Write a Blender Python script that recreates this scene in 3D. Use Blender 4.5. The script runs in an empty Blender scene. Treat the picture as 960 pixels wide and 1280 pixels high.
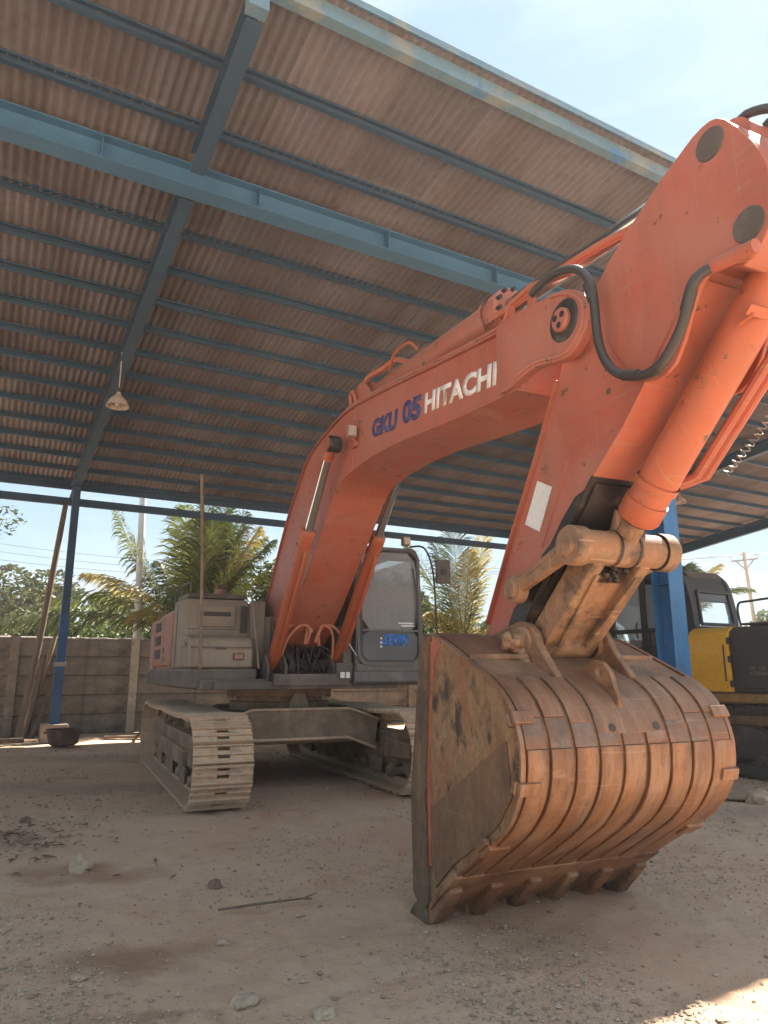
import bpy, bmesh, math, random
from mathutils import Vector, Matrix, noise
R = math.radians
random.seed(7)
scene = bpy.context.scene
col = scene.collection

# ------------------------------------------------------------------ camera
cam_d = bpy.data.cameras.new('camera'); cam = bpy.data.objects.new('camera', cam_d); col.objects.link(cam)
cam.location = (0, 0, 1.4)
cam.rotation_euler = (R(90 + 12.58), 0, 0)
cam_d.sensor_fit = 'VERTICAL'; cam_d.sensor_height = 36.0
cam_d.lens = 36.0 * 887 / 1280
cam_d.clip_start = 0.05; cam_d.clip_end = 3000
scene.camera = cam

# ------------------------------------------------------------------ light
SUN_EL, SUN_AZ = 48.5, 40.8          # azimuth to the right of +Y
world = bpy.data.worlds.new('World'); scene.world = world; world.use_nodes = True
wn = world.node_tree; wn.nodes.clear()
sky = wn.nodes.new('ShaderNodeTexSky'); sky.sky_type = 'NISHITA'; sky.sun_disc = False
sky.sun_elevation = R(SUN_EL); sky.sun_rotation = R(SUN_AZ)
sky.air_density = 1.0; sky.dust_density = 0.4; sky.ozone_density = 1.0; sky.altitude = 10
bg = wn.nodes.new('ShaderNodeBackground'); bg.inputs['Strength'].default_value = 0.10
wo = wn.nodes.new('ShaderNodeOutputWorld')
tc = wn.nodes.new('ShaderNodeTexCoord'); mp = wn.nodes.new('ShaderNodeMapping'); mp.inputs['Scale'].default_value = (1.2, 1.2, 3.0)
nz = wn.nodes.new('ShaderNodeTexNoise'); nz.inputs['Scale'].default_value = 2.2; nz.inputs['Detail'].default_value = 8; nz.inputs['Roughness'].default_value = .55
nz.inputs['Distortion'].default_value = .6
cr = wn.nodes.new('ShaderNodeValToRGB'); cr.color_ramp.elements[0].position = .47; cr.color_ramp.elements[1].position = .78
cr.color_ramp.elements[1].color = (.55, .55, .55, 1)
mx = wn.nodes.new('ShaderNodeMix'); mx.data_type = 'RGBA'; mx.inputs[7].default_value = (1.9,2.0,2.1,1)
wn.links.new(tc.outputs['Generated'], mp.inputs[0]); wn.links.new(mp.outputs[0], nz.inputs['Vector'])
wn.links.new(nz.outputs[0], cr.inputs[0]); wn.links.new(cr.outputs[0], mx.inputs[0])
hz = wn.nodes.new('ShaderNodeMix'); hz.data_type = 'RGBA'; hz.inputs[0].default_value = .95; hz.inputs[7].default_value = (.80, 1.10, 1.36, 1)   # even tropical haze over the clear sky
wn.links.new(sky.outputs[0], hz.inputs[6]); wn.links.new(hz.outputs[2], mx.inputs[6]); wn.links.new(mx.outputs[2], bg.inputs['Color']); wn.links.new(bg.outputs[0], wo.inputs[0])

sun_d = bpy.data.lights.new('sun', 'SUN'); sun = bpy.data.objects.new('sun', sun_d); col.objects.link(sun)
sun_d.energy = 3.0; sun_d.angle = R(0.55); sun_d.color = (1.0, .93, .82)
sd = Vector((math.cos(R(SUN_EL)) * math.sin(R(SUN_AZ)), math.cos(R(SUN_EL)) * math.cos(R(SUN_AZ)), math.sin(R(SUN_EL))))
sun.rotation_euler = sd.to_track_quat('Z', 'Y').to_euler()
sun.location = sd * 60
scene.view_settings.view_transform = 'Standard'; scene.view_settings.look = 'None'
scene.view_settings.exposure = 2.75; scene.view_settings.gamma = 1.0
scene.render.engine = 'CYCLES'
scene.cycles.max_bounces = 10; scene.cycles.diffuse_bounces = 6

HAZE = .002
# ------------------------------------------------------------------ helpers
class MB:
    def __init__(s): s.v = []; s.f = []
    def add(s, vs, fs):
        b = len(s.v); s.v += [tuple(p) for p in vs]; s.f += [tuple(b + i for i in f) for f in fs]; return s
    def box(s, c, d, M=None):
        vs = []
        for x in (-.5, .5):
            for y in (-.5, .5):
                for z in (-.5, .5):
                    p = Vector((x * d[0], y * d[1], z * d[2]))
                    if M is not None: p = M @ p
                    vs.append(p + Vector(c))
        return s.add(vs, [(0, 1, 3, 2), (4, 6, 7, 5), (0, 4, 5, 1), (2, 3, 7, 6), (0, 2, 6, 4), (1, 5, 7, 3)])
    def bar(s, a, b, w, h, up=(0, 0, 1)):
        a = Vector(a); b = Vector(b); d = b - a; L = d.length; x = d / L
        upv = Vector(up); y = upv.cross(x)
        if y.length < 1e-4: y = Vector((0, 1, 0)).cross(x)
        y.normalize(); z = x.cross(y)
        M = Matrix((x, y, z)).transposed()
        return s.box((a + b) / 2, (L, w, h), M)
    def prism(s, pts, a, b, plane='xz'):
        # outline pts extruded along the third axis from a to b
        n = len(pts)
        def P(p, t):
            if plane == 'xz': return (p[0], t, p[1])
            if plane == 'yz': return (t, p[0], p[1])
            return (p[0], p[1], t)
        vs = [P(p, a) for p in pts] + [P(p, b) for p in pts]
        fs = [tuple(range(n)), tuple(range(2 * n - 1, n - 1, -1))]
        for i in range(n):
            j = (i + 1) % n; fs.append((j, i, n + i, n + j))
        return s.add(vs, fs)
    def cyl(s, a, b, r0, r1=None, n=20, cap=True):
        return s.tube([a, b], [r0, r0 if r1 is None else r1], n, cap)
    def tube(s, path, r, n=10, cap=True):
        P = [Vector(p) for p in path]; k = len(P)
        rs = r if isinstance(r, (list, tuple)) else [r] * k
        base = len(s.v); t0 = (P[1] - P[0]).normalized()
        ref = Vector((0, 0, 1)) if abs(t0.z) < .9 else Vector((1, 0, 0))
        nrm = (ref - t0 * ref.dot(t0)).normalized(); pt = t0
        for i in range(k):
            if i == 0: t = t0
            elif i == k - 1: t = (P[i] - P[i - 1])
            else: t = (P[i + 1] - P[i - 1])
            if t.length < 1e-7: t = pt.copy()
            t.normalize()
            nrm = (nrm - t * nrm.dot(t)); nrm.normalize(); bn = t.cross(nrm); pt = t
            for j in range(n):
                a = 2 * math.pi * j / n
                s.v.append(tuple(P[i] + (nrm * math.cos(a) + bn * math.sin(a)) * rs[i]))
        for i in range(k - 1):
            for j in range(n):
                a = base + i * n + j; b = base + i * n + (j + 1) % n
                s.f.append((a, b, b + n, a + n))
        if cap:
            s.f.append(tuple(base + j for j in reversed(range(n))))
            s.f.append(tuple(base + (k - 1) * n + j for j in range(n)))
        return s
    def lathe(s, prof, o, axis, n=24):
        # prof [(r, h)] closed at ends where r = 0
        ax = Vector(axis).normalized(); ref = Vector((0, 0, 1)) if abs(ax.z) < .9 else Vector((1, 0, 0))
        e1 = (ref - ax * ref.dot(ax)).normalized(); e2 = ax.cross(e1); o = Vector(o)
        base = len(s.v)
        for r, h in prof:
            for j in range(n):
                a = 2 * math.pi * j / n
                s.v.append(tuple(o + ax * h + (e1 * math.cos(a) + e2 * math.sin(a)) * max(r, 1e-4)))
        for i in range(len(prof) - 1):
            for j in range(n):
                a = base + i * n + j; b = base + i * n + (j + 1) % n
                s.f.append((a, b, b + n, a + n))
        return s
    def ribbon(s, path, y0, y1, th):
        # strip following an XZ path, width y0..y1, thickness th (outward = left normal)
        n = len(path); nm = []
        for i in range(n):
            a = Vector(path[max(i - 1, 0)]); b = Vector(path[min(i + 1, n - 1)]); d = (b - a).normalized(); nm.append(Vector((-d.y, d.x)))
        vs = []
        for i in range(n):
            p = Vector(path[i]); q = p + nm[i] * th
            vs += [(p.x, y0, p.y), (p.x, y1, p.y), (q.x, y1, q.y), (q.x, y0, q.y)]
        fs = [(0, 1, 2, 3), tuple(4 * (n - 1) + k for k in (3, 2, 1, 0))]
        for i in range(n - 1):
            for k in range(4):
                a = 4 * i + k; b = 4 * i + (k + 1) % 4; fs.append((b, a, a + 4, b + 4))
        return s.add(vs, fs)
    def mesh(s, name, m, smooth=40):
        me = bpy.data.meshes.new(name); me.from_pydata(s.v, [], s.f); me.update()
        bm = bmesh.new(); bm.from_mesh(me); bmesh.ops.recalc_face_normals(bm, faces=bm.faces); bm.to_mesh(me); bm.free()
        if m: me.materials.append(m)
        if smooth:
            me.shade_smooth(); me.set_sharp_from_angle(angle=R(smooth))
        return me
    def build(s, name, m, parent=None, bevel=0, smooth=40, seg=2):
        o = bpy.data.objects.new(name, s.mesh(name, m, smooth)); col.objects.link(o)
        if parent: o.parent = parent
        if bevel:
            b = o.modifiers.new('bevel', 'BEVEL'); b.width = bevel; b.segments = seg; b.limit_method = 'ANGLE'; b.angle_limit = R(35)
            b.harden_normals = True
        return o
def inst(name, me, parent, M=None):
    o = bpy.data.objects.new(name, me); col.objects.link(o)
    if parent: o.parent = parent
    if M is not None: o.matrix_local = M
    return o
def spline(pts, k=6, closed=False):
    P = [Vector(p) for p in pts]; n = len(P); out = []
    rng = range(n) if closed else range(n - 1)
    for i in rng:
        if closed: p0, p1, p2, p3 = P[i - 1], P[i], P[(i + 1) % n], P[(i + 2) % n]
        else: p0, p1, p2, p3 = P[max(i - 1, 0)], P[i], P[i + 1], P[min(i + 2, n - 1)]
        for j in range(k):
            t = j / k
            out.append(.5 * ((2 * p1) + (p2 - p0) * t + (2 * p0 - 5 * p1 + 4 * p2 - p3) * t * t + (3 * p1 - p0 - 3 * p2 + p3) * t ** 3))
    if not closed: out.append(P[-1])
    return [tuple(p) for p in out]
def thing(name, label, cat, loc=(0, 0, 0), rz=0, group=None):
    o = bpy.data.objects.new(name, None); col.objects.link(o); o.empty_display_size = .3
    o.location = loc; o.rotation_euler = (0, 0, rz); o['label'] = label; o['category'] = cat
    if group: o['group'] = group
    return o
def tag(o, label, cat, group=None):
    o['label'] = label; o['category'] = cat
    if group: o['group'] = group
    return o
def xz(p): return (p[0], p[2])
def struct(o): o['kind'] = 'structure'; return o
def stuff(o): o['kind'] = 'stuff'; return o

# ------------------------------------------------------------------ materials
def lin(c): return tuple(((x / 255) / 12.92 if x / 255 <= .04045 else ((x / 255 + .055) / 1.055) ** 2.4) for x in c) + (1,)
def mat(name, base, rough=.6, metal=0, var=.25, vs=3.0, second=None, s_pos=.6, s_w=.04, s_scale=6, third=None, t_pos=.6, t_w=.05, t_scale=2.5,
        bump=.15, bscale=40, dust=None, dust_amt=.6, streak=False, spec=.5, trans=0, stretch=None, coat=0, grit=.12, scratch=None, sc_amt=.6, run=None, run_amt=.5):
    m = bpy.data.materials.new(name); m.use_nodes = True; nt = m.node_tree; N = nt.nodes; Lk = nt.links
    b = N['Principled BSDF']; tcn = N.new('ShaderNodeTexCoord'); mpn = N.new('ShaderNodeMapping')
    if stretch: mpn.inputs['Scale'].default_value = stretch
    Lk.new(tcn.outputs['Object'], mpn.inputs[0])
    def nse(sc, det=6, rg=.6, dist=0):
        n = N.new('ShaderNodeTexNoise'); n.inputs['Scale'].default_value = sc; n.inputs['Detail'].default_value = det
        n.inputs['Roughness'].default_value = rg; n.inputs['Distortion'].default_value = dist
        Lk.new(mpn.outputs[0], n.inputs['Vector']); return n
    c = base if len(base) == 4 else tuple(base) + (1,)
    n1 = nse(vs); mr = N.new('ShaderNodeMapRange'); mr.inputs[1].default_value = .3; mr.inputs[2].default_value = .7
    mr.inputs[3].default_value = 1 - var; mr.inputs[4].default_value = 1 + var; Lk.new(n1.outputs[0], mr.inputs[0])
    vm = N.new('ShaderNodeVectorMath'); vm.operation = 'SCALE'; vm.inputs[0].default_value = c[:3]; Lk.new(mr.outputs[0], vm.inputs['Scale'])
    nf = nse(38, 4, .75); mf = N.new('ShaderNodeMapRange'); mf.inputs[1].default_value = .3; mf.inputs[2].default_value = .7
    mf.inputs[3].default_value = 1 - grit; mf.inputs[4].default_value = 1 + grit; Lk.new(nf.outputs[0], mf.inputs[0])
    vf = N.new('ShaderNodeVectorMath'); vf.operation = 'SCALE'; Lk.new(vm.outputs[0], vf.inputs[0]); Lk.new(mf.outputs[0], vf.inputs['Scale'])
    cur = vf.outputs[0]
    def over(cur, colr, pos, w, sc, det=8, rg=.65, amt=1.0, dist=0):
        n = nse(sc, det, rg, dist); m1 = N.new('ShaderNodeMapRange'); m1.inputs[1].default_value = pos - w; m1.inputs[2].default_value = pos + w
        m1.inputs[4].default_value = amt
        Lk.new(n.outputs[0], m1.inputs[0]); x = N.new('ShaderNodeMix'); x.data_type = 'RGBA'
        Lk.new(m1.outputs[0], x.inputs[0]); Lk.new(cur, x.inputs[6]); x.inputs[7].default_value = tuple(colr[:3]) + (1,)
        return x.outputs[2], m1.outputs[0]
    if third: cur, _ = over(cur, third, t_pos, t_w, t_scale, dist=.4)
    if second: cur, sm = over(cur, second, s_pos, s_w, s_scale)
    if run:      # long soft grime runs down the faces
        mr_ = N.new('ShaderNodeMapping'); mr_.inputs['Scale'].default_value = (2.2, 2.2, .28); Lk.new(tcn.outputs['Object'], mr_.inputs[0])
        n_ = N.new('ShaderNodeTexNoise'); n_.inputs['Scale'].default_value = 3.2; n_.inputs['Detail'].default_value = 7; n_.inputs['Roughness'].default_value = .62; Lk.new(mr_.outputs[0], n_.inputs['Vector'])
        q_ = N.new('ShaderNodeMapRange'); q_.inputs[1].default_value = .50; q_.inputs[2].default_value = .72; q_.inputs[4].default_value = run_amt; Lk.new(n_.outputs[0], q_.inputs[0])
        x_ = N.new('ShaderNodeMix'); x_.data_type = 'RGBA'; Lk.new(q_.outputs[0], x_.inputs[0]); Lk.new(cur, x_.inputs[6]); x_.inputs[7].default_value = tuple(run[:3]) + (1,); cur = x_.outputs[2]
    if scratch:  # thin scuffs, two directions
        for (rot, sx_) in (((0, .35, 0), (1.2, 1, 26)), ((0, -.8, .3), (22, 1, 1.1))):
            mr_ = N.new('ShaderNodeMapping'); mr_.inputs['Rotation'].default_value = rot; mr_.inputs['Scale'].default_value = sx_; Lk.new(tcn.outputs['Object'], mr_.inputs[0])
            n_ = N.new('ShaderNodeTexNoise'); n_.inputs['Scale'].default_value = 2.4; n_.inputs['Detail'].default_value = 3; n_.inputs['Roughness'].default_value = .5; Lk.new(mr_.outputs[0], n_.inputs['Vector'])
            q_ = N.new('ShaderNodeMapRange'); q_.inputs[1].default_value = .655; q_.inputs[2].default_value = .70; q_.inputs[4].default_value = sc_amt; Lk.new(n_.outputs[0], q_.inputs[0])
            x_ = N.new('ShaderNodeMix'); x_.data_type = 'RGBA'; Lk.new(q_.outputs[0], x_.inputs[0]); Lk.new(cur, x_.inputs[6]); x_.inputs[7].default_value = tuple(scratch[:3]) + (1,); cur = x_.outputs[2]
    if dust:
        g = N.new('ShaderNodeNewGeometry'); sx = N.new('ShaderNodeSeparateXYZ'); Lk.new(g.outputs['Normal'], sx.inputs[0])
        m2 = N.new('ShaderNodeMapRange'); m2.inputs[1].default_value = -.1; m2.inputs[2].default_value = .9; m2.inputs[3].default_value = .25 * dust_amt; m2.inputs[4].default_value = dust_amt
        Lk.new(sx.outputs[2], m2.inputs[0])
        nd = nse(5, 8, .7); m3 = N.new('ShaderNodeMath'); m3.operation = 'MULTIPLY_ADD'; Lk.new(nd.outputs[0], m3.inputs[0]); m3.inputs[1].default_value = 1.4; m3.inputs[2].default_value = .3
        m4 = N.new('ShaderNodeMath'); m4.operation = 'MULTIPLY'; m4.use_clamp = True; Lk.new(m2.outputs[0], m4.inputs[0]); Lk.new(m3.outputs[0], m4.inputs[1])
        x = N.new('ShaderNodeMix'); x.data_type = 'RGBA'; Lk.new(m4.outputs[0], x.inputs[0]); Lk.new(cur, x.inputs[6]); x.inputs[7].default_value = tuple(dust[:3]) + (1,)
        cur = x.outputs[2]
    Lk.new(cur, b.inputs['Base Color'])
    nr = nse(vs * 3); m5 = N.new('ShaderNodeMapRange'); m5.inputs[3].default_value = max(rough - .12, .03); m5.inputs[4].default_value = min(rough + .15, 1); Lk.new(nr.outputs[0], m5.inputs[0])
    Lk.new(m5.outputs[0], b.inputs['Roughness'])
    b.inputs['Metallic'].default_value = metal; b.inputs['Specular IOR Level'].default_value = spec
    if coat: b.inputs['Coat Weight'].default_value = coat
    if bump:
        nb = nse(bscale, 5, .7); bp = N.new('ShaderNodeBump'); bp.inputs['Strength'].default_value = bump; bp.inputs['Distance'].default_value = .01
        Lk.new(nb.outputs[0], bp.inputs['Height']); Lk.new(bp.outputs[0], b.inputs['Normal'])
    return m
DUST = (.33, .25, .18)
M = {}
M['orange'] = mat('orange_paint', (.385, .078, .042), .5, var=.18, vs=1.1, third=(.40, .14, .095), t_pos=.52, t_w=.14, t_scale=1.3, second=(.07, .035, .028), s_pos=.645, s_w=.012, s_scale=8, bump=.04, bscale=30, dust=(.42, .25, .17), dust_amt=.35, coat=.05, grit=.08, scratch=(.34, .17, .12), sc_amt=.55, run=(.23, .085, .055), run_amt=.55)
M['orange_bright'] = mat('orange_fresh_paint', (.42, .090, .034), .45, var=.12, vs=2, second=(.08, .035, .025), s_pos=.64, s_w=.012, s_scale=7, bump=.04, dust=DUST, dust_amt=.35, grit=.08, scratch=(.36, .19, .12), sc_amt=.5, run=(.30, .10, .05), run_amt=.5)
M['orange_dusty'] = mat('dusty_orange_panel', (.40, .115, .07), .6, var=.2, vs=2, third=(.30, .16, .11), t_pos=.5, t_w=.15, t_scale=1.5, bump=.05, dust=DUST, dust_amt=.6, run=(.22, .12, .08), run_amt=.6)
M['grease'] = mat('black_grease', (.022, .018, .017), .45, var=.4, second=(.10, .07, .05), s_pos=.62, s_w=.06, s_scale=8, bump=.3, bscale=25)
M['rust'] = mat('rusty_worn_steel', (.235, .113, .057), .62, metal=.15, var=.38, vs=4.2, second=(.09, .045, .03), s_pos=.55, s_w=.09, s_scale=3.6, third=(.35, .21, .12), t_pos=.56, t_w=.12, t_scale=2.2, bump=.6, bscale=38, dust=(.42, .30, .20), dust_amt=.25, grit=.25, scratch=(.38, .24, .16), sc_amt=.3, run=(.10, .055, .035), run_amt=.6)
M['rust_strip'] = mat('polished_rusty_strip', (.25, .118, .056), .45, metal=.3, var=.42, vs=6, second=(.11, .055, .035), s_pos=.56, s_w=.09, s_scale=3, third=(.29, .185, .12), t_pos=.56, t_w=.08, t_scale=3.4, bump=.3, bscale=50, dust=(.45, .32, .22), dust_amt=.2, stretch=(.9, 3.6, .9), grit=.3, scratch=(.40, .26, .17), sc_amt=.3)
M['band'] = mat('worn_grey_band', (.185, .14, .11), .4, metal=.4, var=.3, vs=6, second=(.24, .11, .055), s_pos=.52, s_w=.1, s_scale=4, bump=.3, grit=.25, scratch=(.40, .32, .26), sc_amt=.3)
M['rust_dark'] = mat('dark_muddy_steel', (.25, .155, .08), .8, var=.4, vs=6, second=(.055, .04, .03), s_pos=.575, s_w=.05, s_scale=5.5, third=(.25, .11, .05), t_pos=.56, t_w=.08, t_scale=3.2, bump=1.0, bscale=18, stretch=(1.3, 1, .8), grit=.35, run=(.30, .17, .08), run_amt=.6, scratch=(.33, .2, .12), sc_amt=.5)
M['mud_brown'] = mat('dry_brown_steel', (.155, .092, .052), .75, var=.3, vs=5, second=(.20, .10, .05), s_pos=.58, s_w=.08, s_scale=6, bump=.6, stretch=(1, 1, .35), grit=.3, scratch=(.26, .15, .09), sc_amt=.6)
M['rust_black'] = mat('blackened_edge_steel', (.105, .07, .046), .75, var=.5, vs=4, grit=.35, run=(.20, .12, .07), run_amt=.7, second=(.26, .13, .07), s_pos=.60, s_w=.07, s_scale=7, bump=.4, bscale=30, stretch=(1, 1, .35))
M['rust_red'] = mat('red_rust_edge', (.36, .12, .07), .65, var=.3, vs=6, second=(.15, .07, .05), s_pos=.6, s_w=.08, s_scale=8, bump=.3)
M['link'] = mat('clay_coated_steel', (.27, .16, .092), .7, var=.35, vs=5, second=(.07, .042, .03), s_pos=.575, s_w=.06, s_scale=6, third=(.28, .125, .06), t_pos=.53, t_w=.1, t_scale=5, bump=.7, bscale=30, dust=(.48, .36, .24), dust_amt=.35, grit=.25, run=(.10, .06, .04), run_amt=.6, scratch=(.48, .33, .22), sc_amt=.5)
M['under_dark'] = mat('dark_oily_undercarriage', (.035, .030, .028), .7, var=.4, second=(.10, .08, .065), s_pos=.58, s_w=.1, s_scale=4, bump=.5, dust=(.2, .16, .13), dust_amt=.4, grit=.3)
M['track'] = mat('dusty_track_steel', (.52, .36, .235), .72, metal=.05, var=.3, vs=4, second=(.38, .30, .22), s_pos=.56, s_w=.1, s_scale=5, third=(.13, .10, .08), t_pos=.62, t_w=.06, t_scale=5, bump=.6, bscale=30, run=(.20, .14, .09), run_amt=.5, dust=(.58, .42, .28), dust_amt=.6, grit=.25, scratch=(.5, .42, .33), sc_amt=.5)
M['under'] = mat('dusty_undercarriage', (.085, .062, .045), .85, var=.4, vs=3, second=(.25, .18, .12), s_pos=.54, s_w=.12, s_scale=4, bump=.7, bscale=20, dust=(.46, .31, .20), dust_amt=.75, grit=.3, third=(.04, .03, .025), t_pos=.58, t_w=.08, t_scale=3)
M['grey'] = mat('dusty_grey_panel', (.235, .19, .14), .65, var=.22, vs=2, run=(.10, .08, .06), run_amt=.6, scratch=(.28, .24, .2), sc_amt=.4, second=(.24, .205, .16), s_pos=.54, s_w=.1, s_scale=3, bump=.06, dust=(.36, .30, .22), dust_amt=.4)
M['dgrey'] = mat('dark_grey_panel', (.055, .048, .045), .6, var=.25, vs=2, run=(.13, .10, .07), run_amt=.6, second=(.13, .11, .09), s_pos=.6, s_w=.1, s_scale=4, bump=.06, dust=DUST, dust_amt=.35)
M['cab'] = mat('cab_blue_grey_paint', (.048, .062, .070), .45, run=(.11, .095, .08), run_amt=.5, var=.15, vs=2, second=(.16, .15, .13), s_pos=.62, s_w=.1, s_scale=4, bump=.04, dust=DUST, dust_amt=.4)
M['black'] = mat('black_plastic', (.018, .018, .02), .5, var=.3, bump=.1, dust=DUST, dust_amt=.2)
M['rubber'] = mat('hose_rubber', (.022, .024, .027), .42, var=.3, bump=.1, dust=(.25, .2, .15), dust_amt=.25)
M['hoseo'] = mat('faded_orange_hose', (.55, .20, .11), .6, var=.2, bump=.1, dust=DUST, dust_amt=.5)
M['chrome'] = mat('cylinder_rod_chrome', (.62, .60, .57), .18, metal=1, var=.1, bump=.02, dust=(.3, .22, .16), dust_amt=.1)
M['steel'] = mat('bare_steel', (.30, .27, .24), .45, metal=.7, var=.25, second=(.16, .09, .05), s_pos=.6, s_w=.08, s_scale=9, bump=.15)
M['white'] = mat('white_sticker', (.66, .66, .63), .5, var=.06, bump=.02, second=(.45, .42, .38), s_pos=.68, s_w=.03, s_scale=12)
M['white_p'] = mat('white_lettering', (.78, .76, .72), .5, var=.05, bump=0)
M['navy'] = mat('navy_lettering', (.045, .05, .17), .5, var=.15, bump=0)
M['bluetxt'] = mat('blue_sticker', (.03, .17, .58), .4, var=.15, bump=0)
M['blue'] = mat('blue_steel_paint', (.042, .145, .27), .5, var=.14, vs=2, second=(.16, .13, .11), s_pos=.70, s_w=.05, s_scale=4, bump=.05, dust=(.30, .25, .2), dust_amt=.15)
M['blue_dull'] = mat('dull_blue_purlin_paint', (.028, .068, .125), .6, var=.18, vs=2, second=(.12, .09, .07), s_pos=.66, s_w=.05, s_scale=5, bump=.06)
M['blue_bright'] = mat('bright_blue_post_paint', (.035, .17, .38), .5, run=(.05, .07, .09), run_amt=.45, scratch=(.2, .2, .2), sc_amt=.3, var=.2, vs=2, second=(.05, .12, .2), s_pos=.72, s_w=.03, s_scale=4, bump=.04)
M['blue_mid'] = mat('worn_blue_paint', (.03, .095, .22), .55, var=.2, second=(.10, .07, .05), s_pos=.62, s_w=.04, s_scale=6, run=(.07, .06, .05), run_amt=.6)
M['fascia'] = mat('peeling_blue_fascia', (.11, .21, .29), .6, var=.15, vs=3, second=(.20, .24, .25), s_pos=.58, s_w=.05, s_scale=1.8, third=(.03, .17, .42), t_pos=.63, t_w=.03, t_scale=1.2, bump=.1)
M['yellow'] = mat('yellow_machine_paint', (.88, .47, .025), .42, var=.1, vs=2, second=(.09, .06, .03), s_pos=.70, s_w=.015, s_scale=5, bump=.04, dust=DUST, dust_amt=.2, coat=.2)
M['ochre'] = mat('muddy_yellow_paint', (.34, .19, .045), .6, var=.2, second=(.12, .08, .05), s_pos=.6, s_w=.08, s_scale=4, bump=.1, dust=DUST, dust_amt=.4)
M['bark'] = mat('palm_trunk_bark', (.16, .12, .08), .9, var=.35, vs=4, bump=.6, bscale=20)
M['wood'] = mat('weathered_wood', (.15, .11, .08), .85, var=.3, vs=3, bump=.3, bscale=30, stretch=(6, 6, .7))
M['bamboo'] = mat('old_bamboo', (.22, .165, .105), .7, var=.25, vs=3, second=(.14, .1, .07), s_pos=.6, s_w=.08, s_scale=5, bump=.2, stretch=(5, 5, .6))
M['concrete'] = mat('dirty_precast_concrete', (.27, .22, .17), .9, var=.25, vs=1.3, second=(.10, .085, .07), s_pos=.56, s_w=.14, s_scale=1.6, run=(.09, .08, .07), run_amt=.6, third=(.25, .21, .165), t_pos=.6, t_w=.12, t_scale=2.6, bump=.5, bscale=30, stretch=(1, 1, 1.6))
M['conc_pale'] = mat('pale_concrete_post', (.42, .36, .27), .9, var=.2, vs=3, second=(.22, .18, .14), s_pos=.62, s_w=.1, s_scale=4, bump=.4)
M['polew'] = mat('white_painted_pole', (.62, .62, .60), .7, var=.1, second=(.35, .32, .28), s_pos=.62, s_w=.1, s_scale=3, bump=.1)
M['stone'] = mat('pale_stone', (.44, .33, .235), .9, var=.25, vs=8, bump=.6, bscale=20)
M['clod'] = mat('brown_clod', (.20, .125, .085), .95, var=.3, vs=8, bump=.7, bscale=20)
M['tub'] = mat('rusty_tub_steel', (.10, .06, .045), .8, var=.3, vs=4, second=(.25, .13, .08), s_pos=.6, s_w=.08, s_scale=6, bump=.3)
M['lampsh'] = mat('dusty_enamel_shade', (.48, .40, .33), .6, var=.2, vs=6, second=(.25, .17, .12), s_pos=.6, s_w=.08, s_scale=8, bump=.1)
M['bulb'] = mat('lamp_glass', (.75, .73, .68), .25, var=.02, bump=0)
M['seat'] = mat('seat_cloth', (.24, .13, .12), .9, var=.2, bump=.3)
M['pink'] = mat('pink_cloth', (.55, .30, .28), .9, var=.25, vs=8, bump=.2)
M['brownp'] = mat('brown_floor_panel', (.16, .10, .075), .7, var=.2, bump=.1)

def roof_mat():
    m = mat('corrugated_roof_underside', (.155, .145, .168), .8, grit=.15, run=(.13, .09, .075), run_amt=.5, var=.22, vs=.8, second=(.11, .085, .08), s_pos=.58, s_w=.14, s_scale=1.4, third=(.21, .195, .205), t_pos=.56, t_w=.14, t_scale=.5, bump=.1, bscale=25, stretch=(1, .25, 1))
    nt = m.node_tree; N = nt.nodes; L = nt.links; b = N['Principled BSDF']; src = b.inputs['Base Color'].links[0].from_socket
    t = N.new('ShaderNodeTexCoord'); sp = N.new('ShaderNodeSeparateXYZ'); L.new(t.outputs['Object'], sp.inputs[0]); cb = N.new('ShaderNodeCombineXYZ')
    for k, w in ((0, .98), (1, 1.55)):
        d = N.new('ShaderNodeMath'); d.operation = 'DIVIDE'; d.inputs[1].default_value = w; L.new(sp.outputs[k], d.inputs[0]); f = N.new('ShaderNodeMath'); f.operation = 'FLOOR'; L.new(d.outputs[0], f.inputs[0]); L.new(f.outputs[0], cb.inputs[k])
    wn_ = N.new('ShaderNodeTexWhiteNoise'); L.new(cb.outputs[0], wn_.inputs[0]); q = N.new('ShaderNodeMapRange'); q.inputs[3].default_value = .80; q.inputs[4].default_value = 1.16; L.new(wn_.outputs['Value'], q.inputs[0])
    v = N.new('ShaderNodeVectorMath'); v.operation = 'SCALE'; L.new(src, v.inputs[0]); L.new(q.outputs[0], v.inputs['Scale']); L.new(v.outputs[0], b.inputs['Base Color'])
    return m
M['roof'] = roof_mat()

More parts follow.
